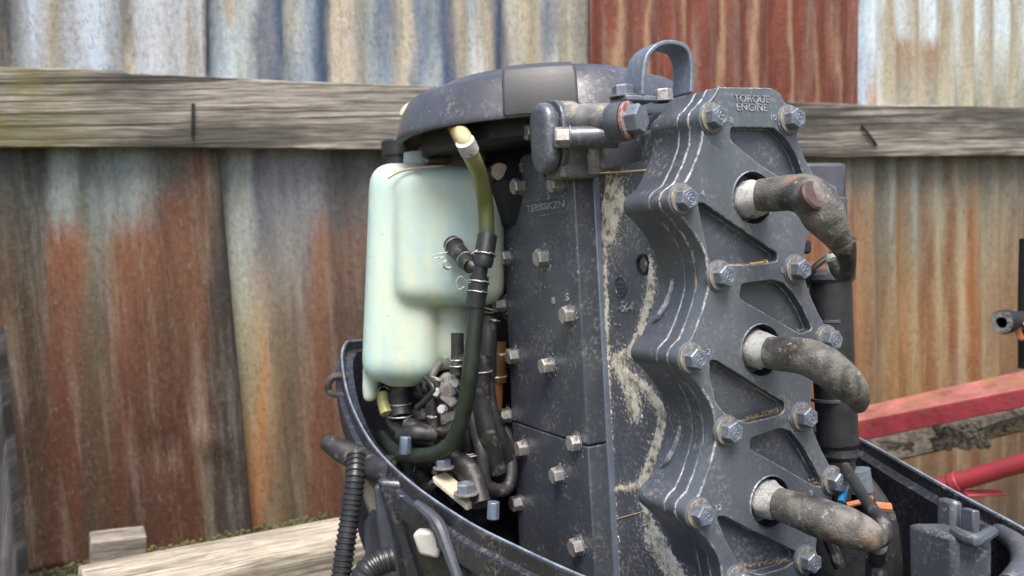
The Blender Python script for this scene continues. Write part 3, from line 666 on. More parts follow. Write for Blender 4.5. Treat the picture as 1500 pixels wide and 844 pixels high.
# text seen from +w: x axis to the right is +u, and its front must face +w, so mirror the plane accordingly
def ftext(s, px, py, size, parent=None, material=EDGE):
    c = F(px, py); M = Matrix(((1, 0, 0, c[0]), (0, 0, -1, 0.0), (0, 1, 0, c[1]), (0, 0, 0, 1)))
    M = M @ Matrix.Diagonal((1.12, 1, 1, 1)); return text_part(s, 'raised_lettering', size, .0006, M, LETT, parent or head, .0)
ftext('TORQUE', 1101, 145.5, .0074); ftext('ENGINE', 1101, 158, .0074)
cb = MB()
for (y0) in (139.5, 152):
    c0 = F(1080, y0); c1 = F(1121, y0); cb.box((c0[0], -.0002, c0[1] - .0002), (c1[0], .0006, c0[1] + .0004))
cb.obj('lettering_line', EDGE, head)
for s, x, y in (('8', 1071, 177), ('10', 1132, 173), ('4', 1029, 284), ('6', 1146, 396), ('2', 1038, 516), ('3', 1155, 611), ('12', 1052, 744), ('9', 1188, 722)): ftext(s, x, y, .0060)

# plug wells, plugs, caps
plug_px = [(1103, 290), (1115, 513), (1128, 735)]
for p in plug_px:
    well = MB(); c = F(*p); well.rev([(.0192, .0004), (.0186, .0006), (.0180, -.002), (.0180, -.024), (0, -.024)], (c[0], 0, c[1]), (0, 1, 0), 36); well.obj('plug_well', [DARKM], head)
for i, p in enumerate(plug_px):
    c = F(*p); c = (c[0] - .0005, c[1] - (.001, .0, -.001)[i])
    rim = MB(); rim.rev([(.0186, -.0005), (.0192, .0006), (.0200, -.0005)], (c[0] + .0005, .0003, c[1] + (.001, .0, -.001)[i]), (0, 1, 0), 36)
    rim.obj('well_rim', EDGE, head)
    sp = MB()
    hx = [(.0132 * math.cos(PI / 3 * k + .3), .0132 * math.sin(PI / 3 * k + .3)) for k in range(6)]
    sp.prism([(c[0] + a, c[1] + b) for a, b in hx], 'w', -.022, .004)
    sp.rev([(.0138, -.008), (.0142, -.004), (.0138, 0), (.0130, .004), (.0112, .010), (.0098, .016), (.0, .016)], (c[0], 0, c[1]), (0, 1, 0), 22)
    so_ = sp.obj('spark_plug', WHITEC, ENG, bev=.0006)
    for v in so_.data.vertices:
        v.co += Vector((noise.noise(v.co * 220), 0, noise.noise(v.co * 220 + Vector((5, 5, 5))))) * .0022
# caps: paths from the plug outwards
def cap(pts, rad, name='plug_cap', n=28, lump=.0006):
    mb = MB(); mb.tube(pts, rad, n, sub=8)
    for v in mb.v: 
        v += Vector((noise.noise(v * 75), noise.noise(v * 75 + Vector((9, 0, 0))), noise.noise(v * 75 + Vector((0, 9, 0))))) * lump
        v += Vector((noise.noise(v * 420), noise.noise(v * 330 + Vector((9, 0, 0))), noise.noise(v * 330 + Vector((0, 9, 0))))) * lump * .35
    return mb.obj(name, CAPR, ENG, angle=60)
c1 = F(1103, 290); p0 = Vector((c1[0], .008, c1[1]))
k1 = cap([Lo(1113, 286, .596), Lo(1130, 285, .59), Lo(1165, 283, .572), Lo(1188, 290, .560), Lo(1208, 318, .556), Lo(1228, 350, .560), Lo(1240, 378, .570)],
         [.0114, .0118, .0124, .0142, .0138, .0088, .0045])
mb = MB(); mb.tube([Lo(1235, 355, .565), Lo(1242, 385, .572), Lo(1240, 402, .585), Lo(1228, 400, .60), Lo(1219, 380, .60)], [.0085, .0055, .0048, .0044, .0042], 14, sub=6)
mb.obj('plug_lead', RUBBER, k1)
mb = MB(); tc_ = Lo(1200, 283, .545); td = (Lo(1212, 268, .52) - Lo(1190, 296, .575)).normalized()
td = (EI.to_3x3() @ (CAMP - X(1200, 283, .545))).normalized() + Vector((.7, 0, .35)); mb.rev([(0, .0012), (.0095, .0008), (.0108, -.0005), (.0108, -.004)], tc_ + td.normalized() * -.0024, td, 22)
mb.obj('cap_end_plug', mat('cap_plug_brown', simple((.06, .032, .028), .5, 0, .4, 80, .4)), k1)
mb = MB(); mb.tube([Lo(1222, 372, .612), Lo(1222, 395, .612), Lo(1228, 402, .61)], .0055, 10); mb.obj('white_lead_end', WHITEC, k1)
k2 = cap([Lo(1127, 517, .598), Lo(1142, 518, .592), Lo(1180, 523, .574), Lo(1208, 536, .566), Lo(1238, 560, .566), Lo(1256, 582, .574), Lo(1258, 597, .584)],
         [.0114, .0120, .0124, .0132, .0122, .0085, .0045])
k3 = cap([Lo(1140, 738, .604), Lo(1154, 742, .598), Lo(1195, 757, .58), Lo(1240, 772, .568), Lo(1268, 783, .566), Lo(1285, 786, .572)],
         [.0110, .0118, .0134, .0134, .0112, .0075])
mb = MB(); mb.tube([Lo(1270, 792, .575), Lo(1290, 785, .575), Lo(1292, 765, .58), Lo(1275, 742, .60), Lo(1255, 712, .63), Lo(1238, 684, .66)], [.0078, .0072, .0056, .0042, .0040, .0040], 14, sub=8)
mb.obj('plug_lead', RUBBER, k3)
mb = MB(); mb.tube([Lo(1284, 818, .62), Lo(1284, 860, .62)], .0075, 14); mb.tube([Lo(1286, 800, .59), Lo(1284, 820, .615)], .0062, 12); mb.obj('plug_lead_sleeve', RUBBER, k3)

# cylinder block: side face as a fine grid carrying the dirt, plus the body
def dseg(p, a, b):
    ab = b - a; t = max(0, min(1, (p - a).dot(ab) / ab.length_squared)); return (p - a - ab * t).length
crusts = [([(892, 262), (886, 300), (887, 360), (888, 430), (890, 500), (893, 600), (897, 700), (902, 780), (906, 850)], .0026, 1.0),
          ([(903, 285), (897, 320), (890, 345)], .009, 1.0), ([(912, 300), (905, 272)], .006, .8),
          ([(952, 385), (956, 420), (946, 460), (938, 490), (926, 512), (908, 528)], .0034, 1.15),
          ([(908, 528), (918, 548), (935, 560), (955, 580), (974, 603), (963, 650), (948, 695), (938, 714)], .0040, 1.1),
          ([(938, 712), (902, 718)], .0022, 1.2), ([(905, 535), (925, 570), (930, 600)], .010, .72), ([(940, 720), (950, 760), (975, 800), (1000, 845)], .0042, .9), ([(955, 790), (985, 835)], .012, .62)]
crusts = [([Vector(Q(x, y, uB)) for x, y in pts], w, s) for pts, w, s in crusts]
def dirt(p):
    best = 0
    for pts, w, s in crusts:
        d = min(dseg(p, a, b) for a, b in zip(pts, pts[1:])); best = max(best, s * math.exp(-(d / (w * 1.25)) ** 2), .34 * s * math.exp(-(d / (w * 3.2)) ** 2))
    return best
w0, w1, z0, z1 = -.300, -.030, -.40, .0355
nw, nzz = 130, 210
vs = []; dv = []
for j in range(nzz + 1):
    for i in range(nw + 1):
        w = w0 + (w1 - w0) * i / nw; zz = z0 + (z1 - z0) * j / nzz
        d = dirt(Vector((w, zz))) if w > -.16 else 0
        vs.append((uB - d * .0016 * (1 + noise.noise(Vector((w * 400, zz * 400, 0)))) - .0004 * noise.noise(Vector((w * 60, zz * 60, 1))), w, zz)); dv.append(d)
me = bpy.data.meshes.new('cylinder_block'); k = nw + 1; nb = len(vs)
fs = [(j * k + i, j * k + i + 1, (j + 1) * k + i + 1, (j + 1) * k + i) for j in range(nzz) for i in range(nw)]
ed = [i for i in range(k)] + [j * k + nw for j in range(1, nzz + 1)] + [nzz * k + i for i in range(nw - 1, -1, -1)] + [j * k for j in range(nzz - 1, 0, -1)]
for e in ed: vs.append((.050, vs[e][1], vs[e][2])); dv.append(0)
m = len(ed)
fs += [(ed[i], nb + i, nb + (i + 1) % m, ed[(i + 1) % m]) for i in range(m)] + [[nb + i for i in range(m)]]
me.from_pydata(vs, [], fs); at = me.attributes.new('dirt', 'FLOAT', 'POINT'); at.data.foreach_set('value', dv)
me.materials.append(PAINTD); me.shade_smooth(); me.set_sharp_from_angle(angle=math.radians(50))
block = bpy.data.objects.new('cylinder_block', me); COL.objects.link(block); block.parent = ENG
# crust flakes
cm = MB()
ico = [(0, 0, 1), (.9, 0, .1), (.2, .85, 0), (-.8, .5, .1), (-.75, -.6, 0), (.3, -.9, .1), (0, 0, -.6)]
icf = [(0, 1, 2), (0, 2, 3), (0, 3, 4), (0, 4, 5), (0, 5, 1), (6, 2, 1), (6, 3, 2), (6, 4, 3), (6, 5, 4), (6, 1, 5)]
def flake(mb, c, r, flat=.5, axis='x'):
    a = random.uniform(0, 6.28); ca, sa = math.cos(a), math.sin(a); sx, sy = random.uniform(.6, 1.5), random.uniform(.6, 1.3)
    vs = []
    for x, y, z in ico:
        x, y = x * sx * r * random.uniform(.7, 1.2), y * sy * r * random.uniform(.7, 1.2); x, y = x * ca - y * sa, x * sa + y * ca; z *= r * flat
        vs.append(Vector(c) + (Vector((-z, x, y)) if axis == 'x' else Vector((x, z, y))))
    mb.add(vs, icf)
for pts, w, s in crusts:
    L = sum((b - a).length for a, b in zip(pts, pts[1:]))
    for i in range(int(L * w * 1e6 * (1.9 if s > .8 else .6))):
        t = random.random() * L
        for a, b in zip(pts, pts[1:]):
            l = (b - a).length
            if t <= l: p = a + (b - a) * (t / l); break
            t -= l
        p = p + Vector((random.gauss(0, w * .55), random.gauss(0, w * .55)))
        rr = min(.0032, random.lognormvariate(-7.1, .55)); flake(cm, (uB - .0006 * random.random(), p.x, p.y), rr, .35)
cr = cm.obj('corrosion_crust', CRUST, block, smooth=False, kind='stuff')
# seam strip between block and cover flange, casting marks, side hole
mb = MB(); a, bb = Q(884, 250, uB), Q(905, 860, uB)
mb.box((uB - .006, wS - .004, -.40), (uB + .001, wS + .0015, .0375)); mb.obj('block_flange', mat('sky_lit_flange_paint', engine_paint((.16, .195, .26), dust=.3, rough=.32)), ENG, bev=.0008)  # paler, bluer paint stands in for sky light caught by this strip
def btext(s, px, py, size):
    c = Q(px, py, uB); M = Matrix(((0, 0, -1, uB), (1, 0, 0, c[0]), (0, 1, 0, c[1]), (0, 0, 0, 1))); return text_part(s, 'casting_mark', size, .0009, M, EDGE, block, .0003)
btext('-564', 918, 450, .0125); btext('- -', 905, 474, .010)
mb = MB(); c = Q(910, 420, uB)
mb.rev([(.0088, 0), (.0086, .0012), (.0076, .0012), (.0072, .0003), (0, .0003)], (uB, c[0], c[1]), (-1, 0, 0), 28); 
for q in range(3): mb.box((uB - .0012, c[0] - .005, c[1] - .0045 + q * .0035), (uB, c[0] + .005, c[1] - .0030 + q * .0035), 0, Matrix.Translation((0, 0, 0)))
mb.obj('cast_emblem', PAINT, block)
mb = MB(); c = Q(944, 387, uB); mb.rev([(.0085, 0), (.0080, .0016), (.0062, .0012), (.0056, -.004), (0, -.004)], (uB - .001, c[0], c[1]), (-1, 0, 0), 28); mb.obj('side_port', [DARKM], block)  # dark disc in a ring stands in for the shade inside the hole
mb = MB(); mb.tube([(uB, *Q(880, 254, uB)), (uB - .001, *Q(940, 250, uB)), (uB - .001, *Q(985, 247, uB))], .0009, 6); 
SEAL = mat('sealant', simple((.55, .42, .22), .8)); mb.obj('sealant_bead', SEAL, block); mb = MB(); mb.tube([(uB - .0005, *Q(905, 760, uB)), (uB - .0005, *Q(948, 748, uB))], .0005, 6); mb.obj('sealant_bead', SEAL, block)
# upper block
mb = MB(); mb.prism(round_poly([(-.036, .030), (.032, .030), (.030, .074), (-.028, .074)], .006), 'w', -.150, -.058); mb.obj('upper_block', PAINTD, ENG, bev=.0015)
mb = MB(); mb.prism(round_poly([(-.0440, .028), (-.030, .028), (-.030, .062), (-.0400, .058)], .004), 'w', -.078, -.0585); mb.obj('upper_rib', PAINT, ENG, bev=.0015)

# exhaust cover (side plate) in two pieces
pl = round_poly([Q(733, 272, uP), Q(748, 268, uP), Q(764, 228, uP), Q(783, 222, uP), Q(797, 262, uP), (wS - .0002, Q(846, 252, uP)[1]), (wS - .0002, -.1955), (Q(750, 624, uP)[0], -.1955)], .0025)
mb = MB(); mb.prism(pl, 'u', uP, uB - .0002); ex1 = mb.obj('exhaust_cover', [PAINT], ENG, bev=.0014, seg=3)
mb = MB(); mb.prism([(pl[-1][0], -.1966), (wS - .0002, -.1966), (wS - .0002, -.42), (pl[-1][0], -.42)], 'u', uP, uB - .0002); ex2 = mb.obj('lower_exhaust_cover', [PAINT], ENG, bev=.0014, seg=3)
mb = MB(); mb.box((uP + .0006, -.275, Q(800, 261, uP)[1] - .0004), (uP - .0006, wS - .003, Q(800, 261, uP)[1] + .0004)); mb.obj('cover_ledge', EDGE, ex1)
pf = MB()
cov = bolt_mesh('cover_bolt', .0076, .0098, .0086, [STEEL, BOLT], False, .0012)
cb = [(739, 279), (765, 273), (822, 270), (746, 377), (799, 377), (836, 461), (738, 446), (756, 521), (808, 535), (746, 608), (769, 656), (846, 648), (822, 695), (762, 736), (850, 800)]
for i, (x, y) in enumerate(cb):
    c = Q(x, y, uP); o = cov if i == 0 else cov.copy()
    if i: COL.objects.link(o)
    place(o, (uP - .0002, c[0], c[1]), (-1, 0, 0), random.uniform(0, 1), ex1 if c[1] > -.196 else ex2)
    sc_ = random.uniform(.9, 1.08); o.scale = (sc_, sc_, random.uniform(.85, 1.15))
    for q in range(26):
        a_ = random.uniform(0, 6.28); r_ = .0082 + abs(random.gauss(0, .0022)); flake(pf, (uP - .0001, c[0] + r_ * math.cos(a_), c[1] + r_ * math.sin(a_) - .0012), random.uniform(.0003, .0008), .35)
pf.obj('bolt_grime', CRUST, ex1, smooth=False, kind='stuff')
def ptext(s, px, py, size):
    c = Q(px, py, uP); M = Matrix(((0, 0, -1, uP), (1, 0, 0, c[0]), (0, 1, 0, c[1]), (0, 0, 0, 1))); M = M @ Matrix.Diagonal((1.75 if len(s) > 1 else 1.3, 1, 1, 1)); return text_part(s, 'raised_lettering', size, .0008, M, LETT, ex1, .0001)
for s, x, y, z in (('S', 764, 246, .011), ('S', 804, 287, .010), ('TEBSSKZN', 799, 303, .0085), ('S', 831, 436, .009), ('8', 811, 441, .009)): ptext(s, x, y, z)
pc0, pc1 = Q(769, 297, uP), Q(829, 309, uP)
mb = MB()
for zz, ww in ((pc0[1] + .0006, 0),): mb.box((uP - .0006, pc0[0] - .002, zz), (uP, pc1[0] + .002, zz + .0005))
mb.box((uP - .0006, pc0[0] - .002, pc1[1] - .0015), (uP, pc1[0] + .002, pc1[1] - .0010)); mb.obj('lettering_line', EDGE, ex1)

# thermostat housing
th = empty('thermostat_housing', parent=ENG)
GRIMY = mat('grimy_casting', simple((.15, .16, .165), .55, .1, .35, 90, .6, .001, ((.33, .29, .22), .52, 70)))
ct = Lo(822, 202, .700); cw, cz_ = ct.y, ct.z; uo = Lo(800, 202, .690).x
def obround(cw, cz, hw, hh, n=10):
    out = []
    for i in range(n + 1): a = PI * i / n; out.append((cw + hw * math.cos(a), cz + hh - hw + hw * math.sin(a)))
    for i in range(n + 1): a = PI + PI * i / n; out.append((cw + hw * math.cos(a), cz - hh + hw + hw * math.sin(a)))
    return out
U0 = uo - .006
mb = MB(); mb.prism(obround(cw, cz_ - .001, .0160, .0290), 'u', U0, U0 + .013); mb.obj('housing_cover', PAINT, th, bev=.005, seg=4)
mb = MB(); mb.prism(obround(cw, cz_ + .001, .0185, .0295), 'u', U0 + .0132, U0 + .0185); mb.obj('housing_flange', PAINT, th, bev=.001)
mb = MB(); mb.prism(obround(cw, cz_ + .001, .0175, .0290), 'u', U0 + .0187, U0 + .034); mb.obj('housing_body', GRIMY, th, bev=.001)
mb = MB(); q = Lo(850, 168, .70); q2 = Lo(922, 172, .655)
mb.tube([(U0 + .020, cw, cz_ + .015), (q2.x, q2.y - .006, q2.z + .001)], .0118, 20); mb.rev([(.0118, -.002), (.0150, -.001), (.0150, .003), (.0118, .004)], Vector((U0 + .040, cw + .001, cz_ + .015)), (1, .1, 0), 22); mb.obj('housing_neck', GRIMY, th, bev=.001)
mb = MB(); qa, qb = Lo(836, 201, .672), Lo(905, 200, .672); mb.tube([qa, qa.lerp(qb, .4), qb], [.0082, .0088, .0095], 16, sub=2); mb.obj('bolt_boss', PAINT, th)
o = cov.copy(); COL.objects.link(o); place(o, qa, (qa - qb), .4, th); o.scale = (1.1, 1.1, 1.3)
o = cov.copy(); COL.objects.link(o); place(o, Lo(783, 193, .735), (-1, 0, 0), .4, th)
big = bolt_mesh('drain_bolt', .0118, .0135, .0145, [BOLT, REDW], False, .0035); qq = Lo(918, 177, .640); place(big, qq, Vector((.45, .9, .0)), .2, th)
mb = MB(); dd = Vector((.45, .9, 0)).normalized(); mb.rev([(0, -.013), (.0135, -.013), (.0150, -.010), (.0155, -.006), (.0148, .0), (0, .0)], qq - dd * .0005, dd, 24); mb.obj('bolt_collar', [PAINT], th)
cbox_ = Lo(880, 225, .70); mb = MB(); mb.box((U0 + .014, cw - .016, cz_ - .034), (U0 + .052, cw + .012, cz_ + .006)); mb.obj('housing_base', GRIMY, th, bev=.003)
mb = MB(); mb.tube([Lo(872, 208, .680), Lo(870, 232, .685), Lo(872, 252, .69)], .0055, 10); mb.obj('small_pillar', ALU, th)
# lifting eye
mb = MB(); arch = [(926, 144, 0), (927, 118, 0), (932, 88, 0), (948, 71, 0), (968, 67, 0), (988, 74, 0), (996, 92, 0), (997, 118, 0), (996, 140, 0)]
pts = smooth = [Lo(x + 4, y, .655 + (x - 926) * .0003) for x, y, _ in arch]
wv = Vector((0, 1, 0)) * .0115
vs = []; fs = []
# resample
P = []
for i in range(len(pts) - 1):
    p0_, p1_, p2_, p3_ = pts[max(i - 1, 0)], pts[i], pts[i + 1], pts[min(i + 2, len(pts) - 1)]
    for kk in range(5):
        t = kk / 5; P.append(.5 * ((2 * p1_) + (p2_ - p0_) * t + (2 * p0_ - 5 * p1_ + 4 * p2_ - p3_) * t * t + (3 * p1_ - p0_ - 3 * p2_ + p3_) * t ** 3))
P.append(pts[-1])
for i, p in enumerate(P):
    t = (P[min(i + 1, len(P) - 1)] - P[max(i - 1, 0)]).normalized(); nn_ = t.cross(Vector((0, 1, 0))).normalized() * .0019
    vs += [p - wv - nn_, p + wv - nn_, p + wv + nn_, p - wv + nn_]
for i in range(len(P) - 1):
    for kk in range(4): fs.append((i * 4 + kk, i * 4 + (kk + 1) % 4, i * 4 + 4 + (kk + 1) % 4, i * 4 + 4 + kk))
mb.add(vs, fs + [(0, 1, 2, 3), tuple(len(vs) - 4 + q for q in range(4))])
foot = P[0]; mb.box((foot.x - .016, foot.y - .0115, foot.z - .004), (foot.x + .012, foot.y + .0115, foot.z + .0002))
mb.obj('lifting_eye', BOLT, ENG, bev=.0010, angle=60)
o = first.copy(); COL.objects.link(o); place(o, (foot.x - .011, foot.y, foot.z), (0, 0, 1), .2, ENG); o.name = 'lifting_eye_bolt'; 
o = cov.copy(); COL.objects.link(o); place(o, (foot.x + .024, foot.y + .004, foot.z - .003), (0, 0, 1), .2, ENG); o.name = 'lifting_eye_bolt'

# flywheel cover
fcn = Lo(797, 196, .85)
fw = empty('flywheel_cover', parent=ENG)
tilt = Vector((0, 0, 1))
prof = [(.140, -.004), (.1462, -.004), (.1468, -.002), (.1460, .002), (.1400, .0210), (.1330, .0330), (.1305, .0350), (.104, .0440), (.100, .0470), (.060, .0535), (0, .056)]
mb = MB(); mb.rev(prof, fcn, tilt, 96); mb.rev([(.140, -.004), (.1395, .006), (.133, .018), (.11, .032), (0, .042)], fcn, tilt, 96)
fco = mb.obj('cover_shell', mat('flywheel_cover_plastic', engine_paint((.060, .064, .078), dust=.45, rough=.30)), fw, angle=30)
mb = MB()
ca = (EI @ CAMP) - fcn; xx, yy, _ = frame(tilt); ang = math.atan2(ca.dot(yy), ca.dot(xx))
mb.rev([(.143, -.002), (.1495, -.002), (.1500, .002), (.1480, .028), (.143, .036), (.128, .0425), (.115, .0440)], fcn, tilt, 24, ang - .20, ang + .22)
pd = mb.obj('rope_guide_pad', mat('pad_plastic', simple((.05, .052, .058), .5, 0, .15, 60, .15)), fw, angle=30)
m = pd.modifiers.new('t', 'SOLIDIFY'); m.thickness = .004; m.offset = -1
mb = MB(); mb.rev([(0, -.020), (.118, -.020), (.122, -.016), (.122, .004), (.11, .012), (0, .012)], fcn, tilt, 64); mb.obj('flywheel', DARKM, fw)
mb = MB(); q = Lo(598, 163, .85); mb.rev([(.0, .006), (.008, .004), (.009, 0), (.008, -.006)], q, (-.7, .2, .5), 14); mb.obj('cover_grommet', CREAM, fw)
for (x, y, w_, h_) in ((640, 222, 34, 22),):
    mb = MB(); a = Lo(x - w_ / 2, y - h_ / 2, .835); mb.box((a.x, a.y - .02, a.z - .019), (a.x + .026, a.y + .004, a.z)); mb.obj('ignition_sensor', mat('sensor_brown', simple((.22, .17, .12), .5, 0, .3, 60, .3, .0006, ((.45, .40, .30), .5, 40))), fw, bev=.001)
# crankcase and intake mass behind, near-black boxes filling in the deep shade there
mb = MB(); mb.box((-.052, -.360, -.40), (.06, -.290, -.022)); mb.box((-.03, -.44, -.30), (.05, -.361, -.03)); cc_ = mb.obj('crankcase', DARKM, ENG, bev=.004)
mb = MB(); mb.rev([(0, -.02), (.06, -.02), (.07, -.045), (.075, -.05), (.06, -.09)], fcn, tilt, 40); mb.obj('crankshaft_housing', DARKM, ENG)
mb = MB(); q = Lo(700, 620, .92); mb.box((q.x - .06, q.y - .05, q.z - .12), (q.x + .05, q.y + .02, q.z + .09)); mb.obj('intake_housing', DARKM, ENG, bev=.006)

# oil tank
tk = empty('oil_tank', parent=ENG)
def rbox(px0, py0, px1, py1, d0, d1, r, shear=0):
    c = [X(px0 + shear, py1, d0), X(px1, py1, d0), X(px1, py0, d0), X(px0, py0, d0)]
    lo = [EI @ p for p in c]; back = EI.to_3x3() @ c2w(Vector((0.05, 0, 1))) * (d1 - d0)
    bm = bmesh.new(); V = [bm.verts.new(p) for p in lo] + [bm.verts.new(p + back) for p in lo]
    for f in ((0, 1, 2, 3), (7, 6, 5, 4), (0, 4, 5, 1), (1, 5, 6, 2), (2, 6, 7, 3), (3, 7, 4, 0)): bm.faces.new([V[i] for i in f])
    bmesh.ops.recalc_face_normals(bm, faces=bm.faces)
    bmesh.ops.bevel(bm, geom=bm.edges[:], offset=r, segments=5, profile=.5, affect='EDGES', clamp_overlap=True)
    return bm
tm = MB()
for a in ((572, 240, 736, 449, .803, .90, .020), (535, 234, 640, 564, .818, .95, .021, -13), (566, 420, 690, 546, .835, .92, .022), (546, 505, 622, 571, .83, .91, .018), (528, 530, 549, 592, .845, .91, .009), (700, 252, 742, 330, .84, .88, .008)):
    bm = rbox(*a); o_ = len(tm.v); tm.v += [v.co.copy() for v in bm.verts]; bm.verts.index_update()
    for f in bm.faces: tm.f.append([v.index + o_ for v in f.verts]); tm.m.append(0)
    bm.free()
to = tm.obj('tank_body', TANK, tk)
m = to.modifiers.new('r', 'REMESH'); m.mode = 'VOXEL'; m.voxel_size = .0024; m.use_smooth_shade = True
m = to.modifiers.new('s', 'SMOOTH'); m.iterations = 22; m.factor = .6
mb = MB(); q = Lo(584, 236, .90)
mb.rev([(0, .022), (.0155, .022), (.017, .020), (.017, .006), (.0145, .004), (.0145, -.01)], q, (0, 0, 1), 28)
mb.tube([q + Vector((.014, 0, .018)), q + Vector((.03, .0, .008)), q + Vector((.05, .01, -.006))], .0014, 6)
mb.obj('filler_cap', BLACKP, tk)
mb = MB(); q = Lo(617, 238, .86); mb.rev([(.0, .010), (.017, .010), (.018, 0), (.018, -.02)], q, (0, 0, 1), 24); mb.obj('tank_neck', TANK, tk)
mb = MB(); mb.tube([Lo(568, 262, .812), Lo(585, 252, .806), Lo(612, 246, .804), Lo(650, 243, .803)], [.0008, .0012, .0012, .0006], 8); mb.obj('tank_seam', mat('tan_seam', simple((.50, .42, .26), .6, 0, .3, 60)), tk)
mb = MB(); q = Lo(732, 252, .80); mb.rev([(0, .004), (.008, .003), (.009, 0), (.009, -.02)], q, (-.3, 1, 0), 18); mb.obj('mount_lug', CREAM, tk)
mb = MB(); q = Lo(718, 257, .80); mb.rev([(.003, .004), (.007, .003), (.007, -.006)], q, (-.5, 1, 0), 14); mb.obj('lug_grommet', RUBBER, tk)
# oil hose with its tee, couplings and spring clips
oh = empty('oil_hose', parent=ENG)
hp = [(672, 190, .745), (680, 204, .72), (689, 225, .725), (703, 258, .75), (711, 300, .77), (713, 345, .77)]
mb = MB(); mb.tube([Lo(*p) for p in hp], [.0070, .0075, .0074, .0072, .0072, .0072], 18, sub=8); mb.obj('clear_hose', HOSE, oh)
hp = [(700, 436, .765), (694, 490, .765), (688, 550, .765), (680, 600, .77), (664, 645, .775), (640, 664, .785), (612, 668, .80), (585, 665, .84), (560, 640, .90)]
mb = MB(); mb.tube([Lo(*p) for p in hp], [.0074] * 9, 18, sub=8); mb.obj('lower_hose', HOSED, oh)
mb = MB(); mb.tube([Lo(714, 345, .77), Lo(709, 378, .765), Lo(706, 388, .765)], .0090, 18); mb.tube([Lo(706, 380, .765), Lo(698, 425, .765)], .0070, 18); mb.tube([Lo(702, 404, .765), Lo(696, 450, .765)], .0090, 18); mb.obj('tee_joint', BLACKP, oh)
mb = MB(); mb.tube([Lo(662, 357, .80), Lo(674, 372, .785), Lo(690, 390, .768)], [.0085, .0082, .0075], 16); mb.tube([Lo(688, 388, .768), Lo(703, 396, .765)], .006, 14); mb.obj('branch_hose', RUBBER, oh)
mb = MB(); mb.tube([Lo(681, 207, .714), Lo(688, 222, .722)], .0084, 16); mb.obj('hose_tape', WHITEC, oh)
mb = MB(); mb.tube([Lo(668, 184, .76), Lo(674, 196, .735), Lo(681, 208, .719)], .0080, 16); mb.obj('hose_collar', mat('amber_collar', simple((.26, .17, .06), .5, 0, .4, 150)), oh)
def clip(px, py, d, ax, r, parent=oh, tail=None):
    c = Lo(px, py, d); x, y, a = frame(ax); mb = MB()
    ring = [c + (x * math.cos(2 * PI * i / 20) + y * math.sin(2 * PI * i / 20)) * r + a * (.001 * i / 20) for i in range(21)]
    mb.tube(ring, .0007, 6, sub=1)
    if tail:
        L = [Lo(*t) for t in tail]; mb.tube([c + (L[0] - c).normalized() * r] + L, .0006, 6, sub=4)
    mb.obj('spring_clip', STEEL, parent)
axd = Lo(706, 388, .765) - Lo(713, 345, .77)
clip(711, 372, .765, axd, .0096); clip(701, 413, .765, axd, .0096, tail=[(684, 414, .755), (675, 405, .755), (668, 413, .755), (672, 424, .755), (680, 420, .755)]); clip(699, 428, .765, axd, .0096)
axb = Lo(690, 390, .768) - Lo(662, 357, .80)
clip(665, 361, .796, axb, .0092, tail=[(655, 370, .79), (640, 373, .79), (635, 378, .79), (650, 377, .79)]); clip(682, 381, .778, axb, .0084, tail=[(690, 368, .765), (700, 366, .76), (690, 372, .76)])
clip(655, 388, .79, Vector((0, 1, 0)), .004, tail=[(648, 392, .79), (662, 392, .79)])
axl = Lo(688, 550, .765) - Lo(694, 490, .765)
# other hoses, carburettor and fittings inside the pan
hs = empty('hose_bundle', parent=ENG)
def hose(pts, r, material=RUBBER, parent=hs, name='hose', sub=8):
    mb = MB(); mb.tube([Lo(*p) for p in pts], r, 14, sub=sub); return mb.obj(name, material, parent)
hose([(670, 488, .80), (670, 520, .80), (668, 548, .80)], .0062); clip(670, 528, .80, Vector((0, 0, 1)), .0068, hs); clip(670, 537, .80, Vector((0, 0, 1)), .0068, hs, tail=[(650, 522, .79), (655, 526, .79)])
hose([(714, 470, .83), (714, 500, .82), (712, 560, .815), (722, 620, .81), (742, 665, .82), (738, 700, .83)], [.010, .0095, .0085, .0085, .0085, .008])
hose([(706, 520, .80), (704, 560, .80), (706, 595, .80), (716, 640, .80), (728, 690, .81)], .0095); clip(705, 545, .80, Vector((0, 0, 1)), .0102, hs)
hose([(728, 500, .84), (728, 540, .84), (728, 560, .84)], .0100, mat('amber_tube', simple((.10, .045, .015), .25, 0, .4, 40)), name='amber_tube'); clip(727, 552, .835, Vector((0, 0, 1)), .0105, hs)
hose([(722, 560, .84), (720, 600, .84)], .0105, mat('rusty_tube_brown', simple((.16, .06, .02), .6, 0, .4, 60, .5)), name='rusty_tube')
hose([(690, 600, .82), (705, 660, .80), (712, 710, .80), (742, 715, .81), (748, 680, .82), (735, 640, .83)], .0065)
hose([(560, 560, .88), (572, 590, .87), (575, 620, .86), (600, 640, .84), (640, 650, .82)], .0060, HOSED)
hose([(586, 566, .86), (586, 595, .86), (588, 612, .855)], .0115); clip(586, 592, .86, Vector((0, 0, 1)), .0118, hs); clip(586, 610, .855, Vector((0, 0, 1)), .0118, hs)
hose([(596, 622, .84), (620, 630, .83), (650, 632, .83), (665, 625, .83)], .0078); hose([(585, 640, .83), (610, 634, .82), (640, 640, .82)], [.006, .0085, .006])
hose([(660, 670, .80), (690, 690, .79), (705, 740, .77)], .0090); hose([(640, 680, .80), (672, 688, .80), (688, 720, .79)], .0070)
hose([(640, 560, .84), (634, 600, .83), (640, 640, .83)], .0070); hose([(610, 575, .87), (660, 590, .86), (690, 585, .86)], .008); hose([(600, 605, .87), (640, 612, .86)], .009)
CLUT = [RUBBER, BLACKP, mat('grey_cable', simple((.10, .10, .10), .6, 0, .5, 90, .4)), HOSED]
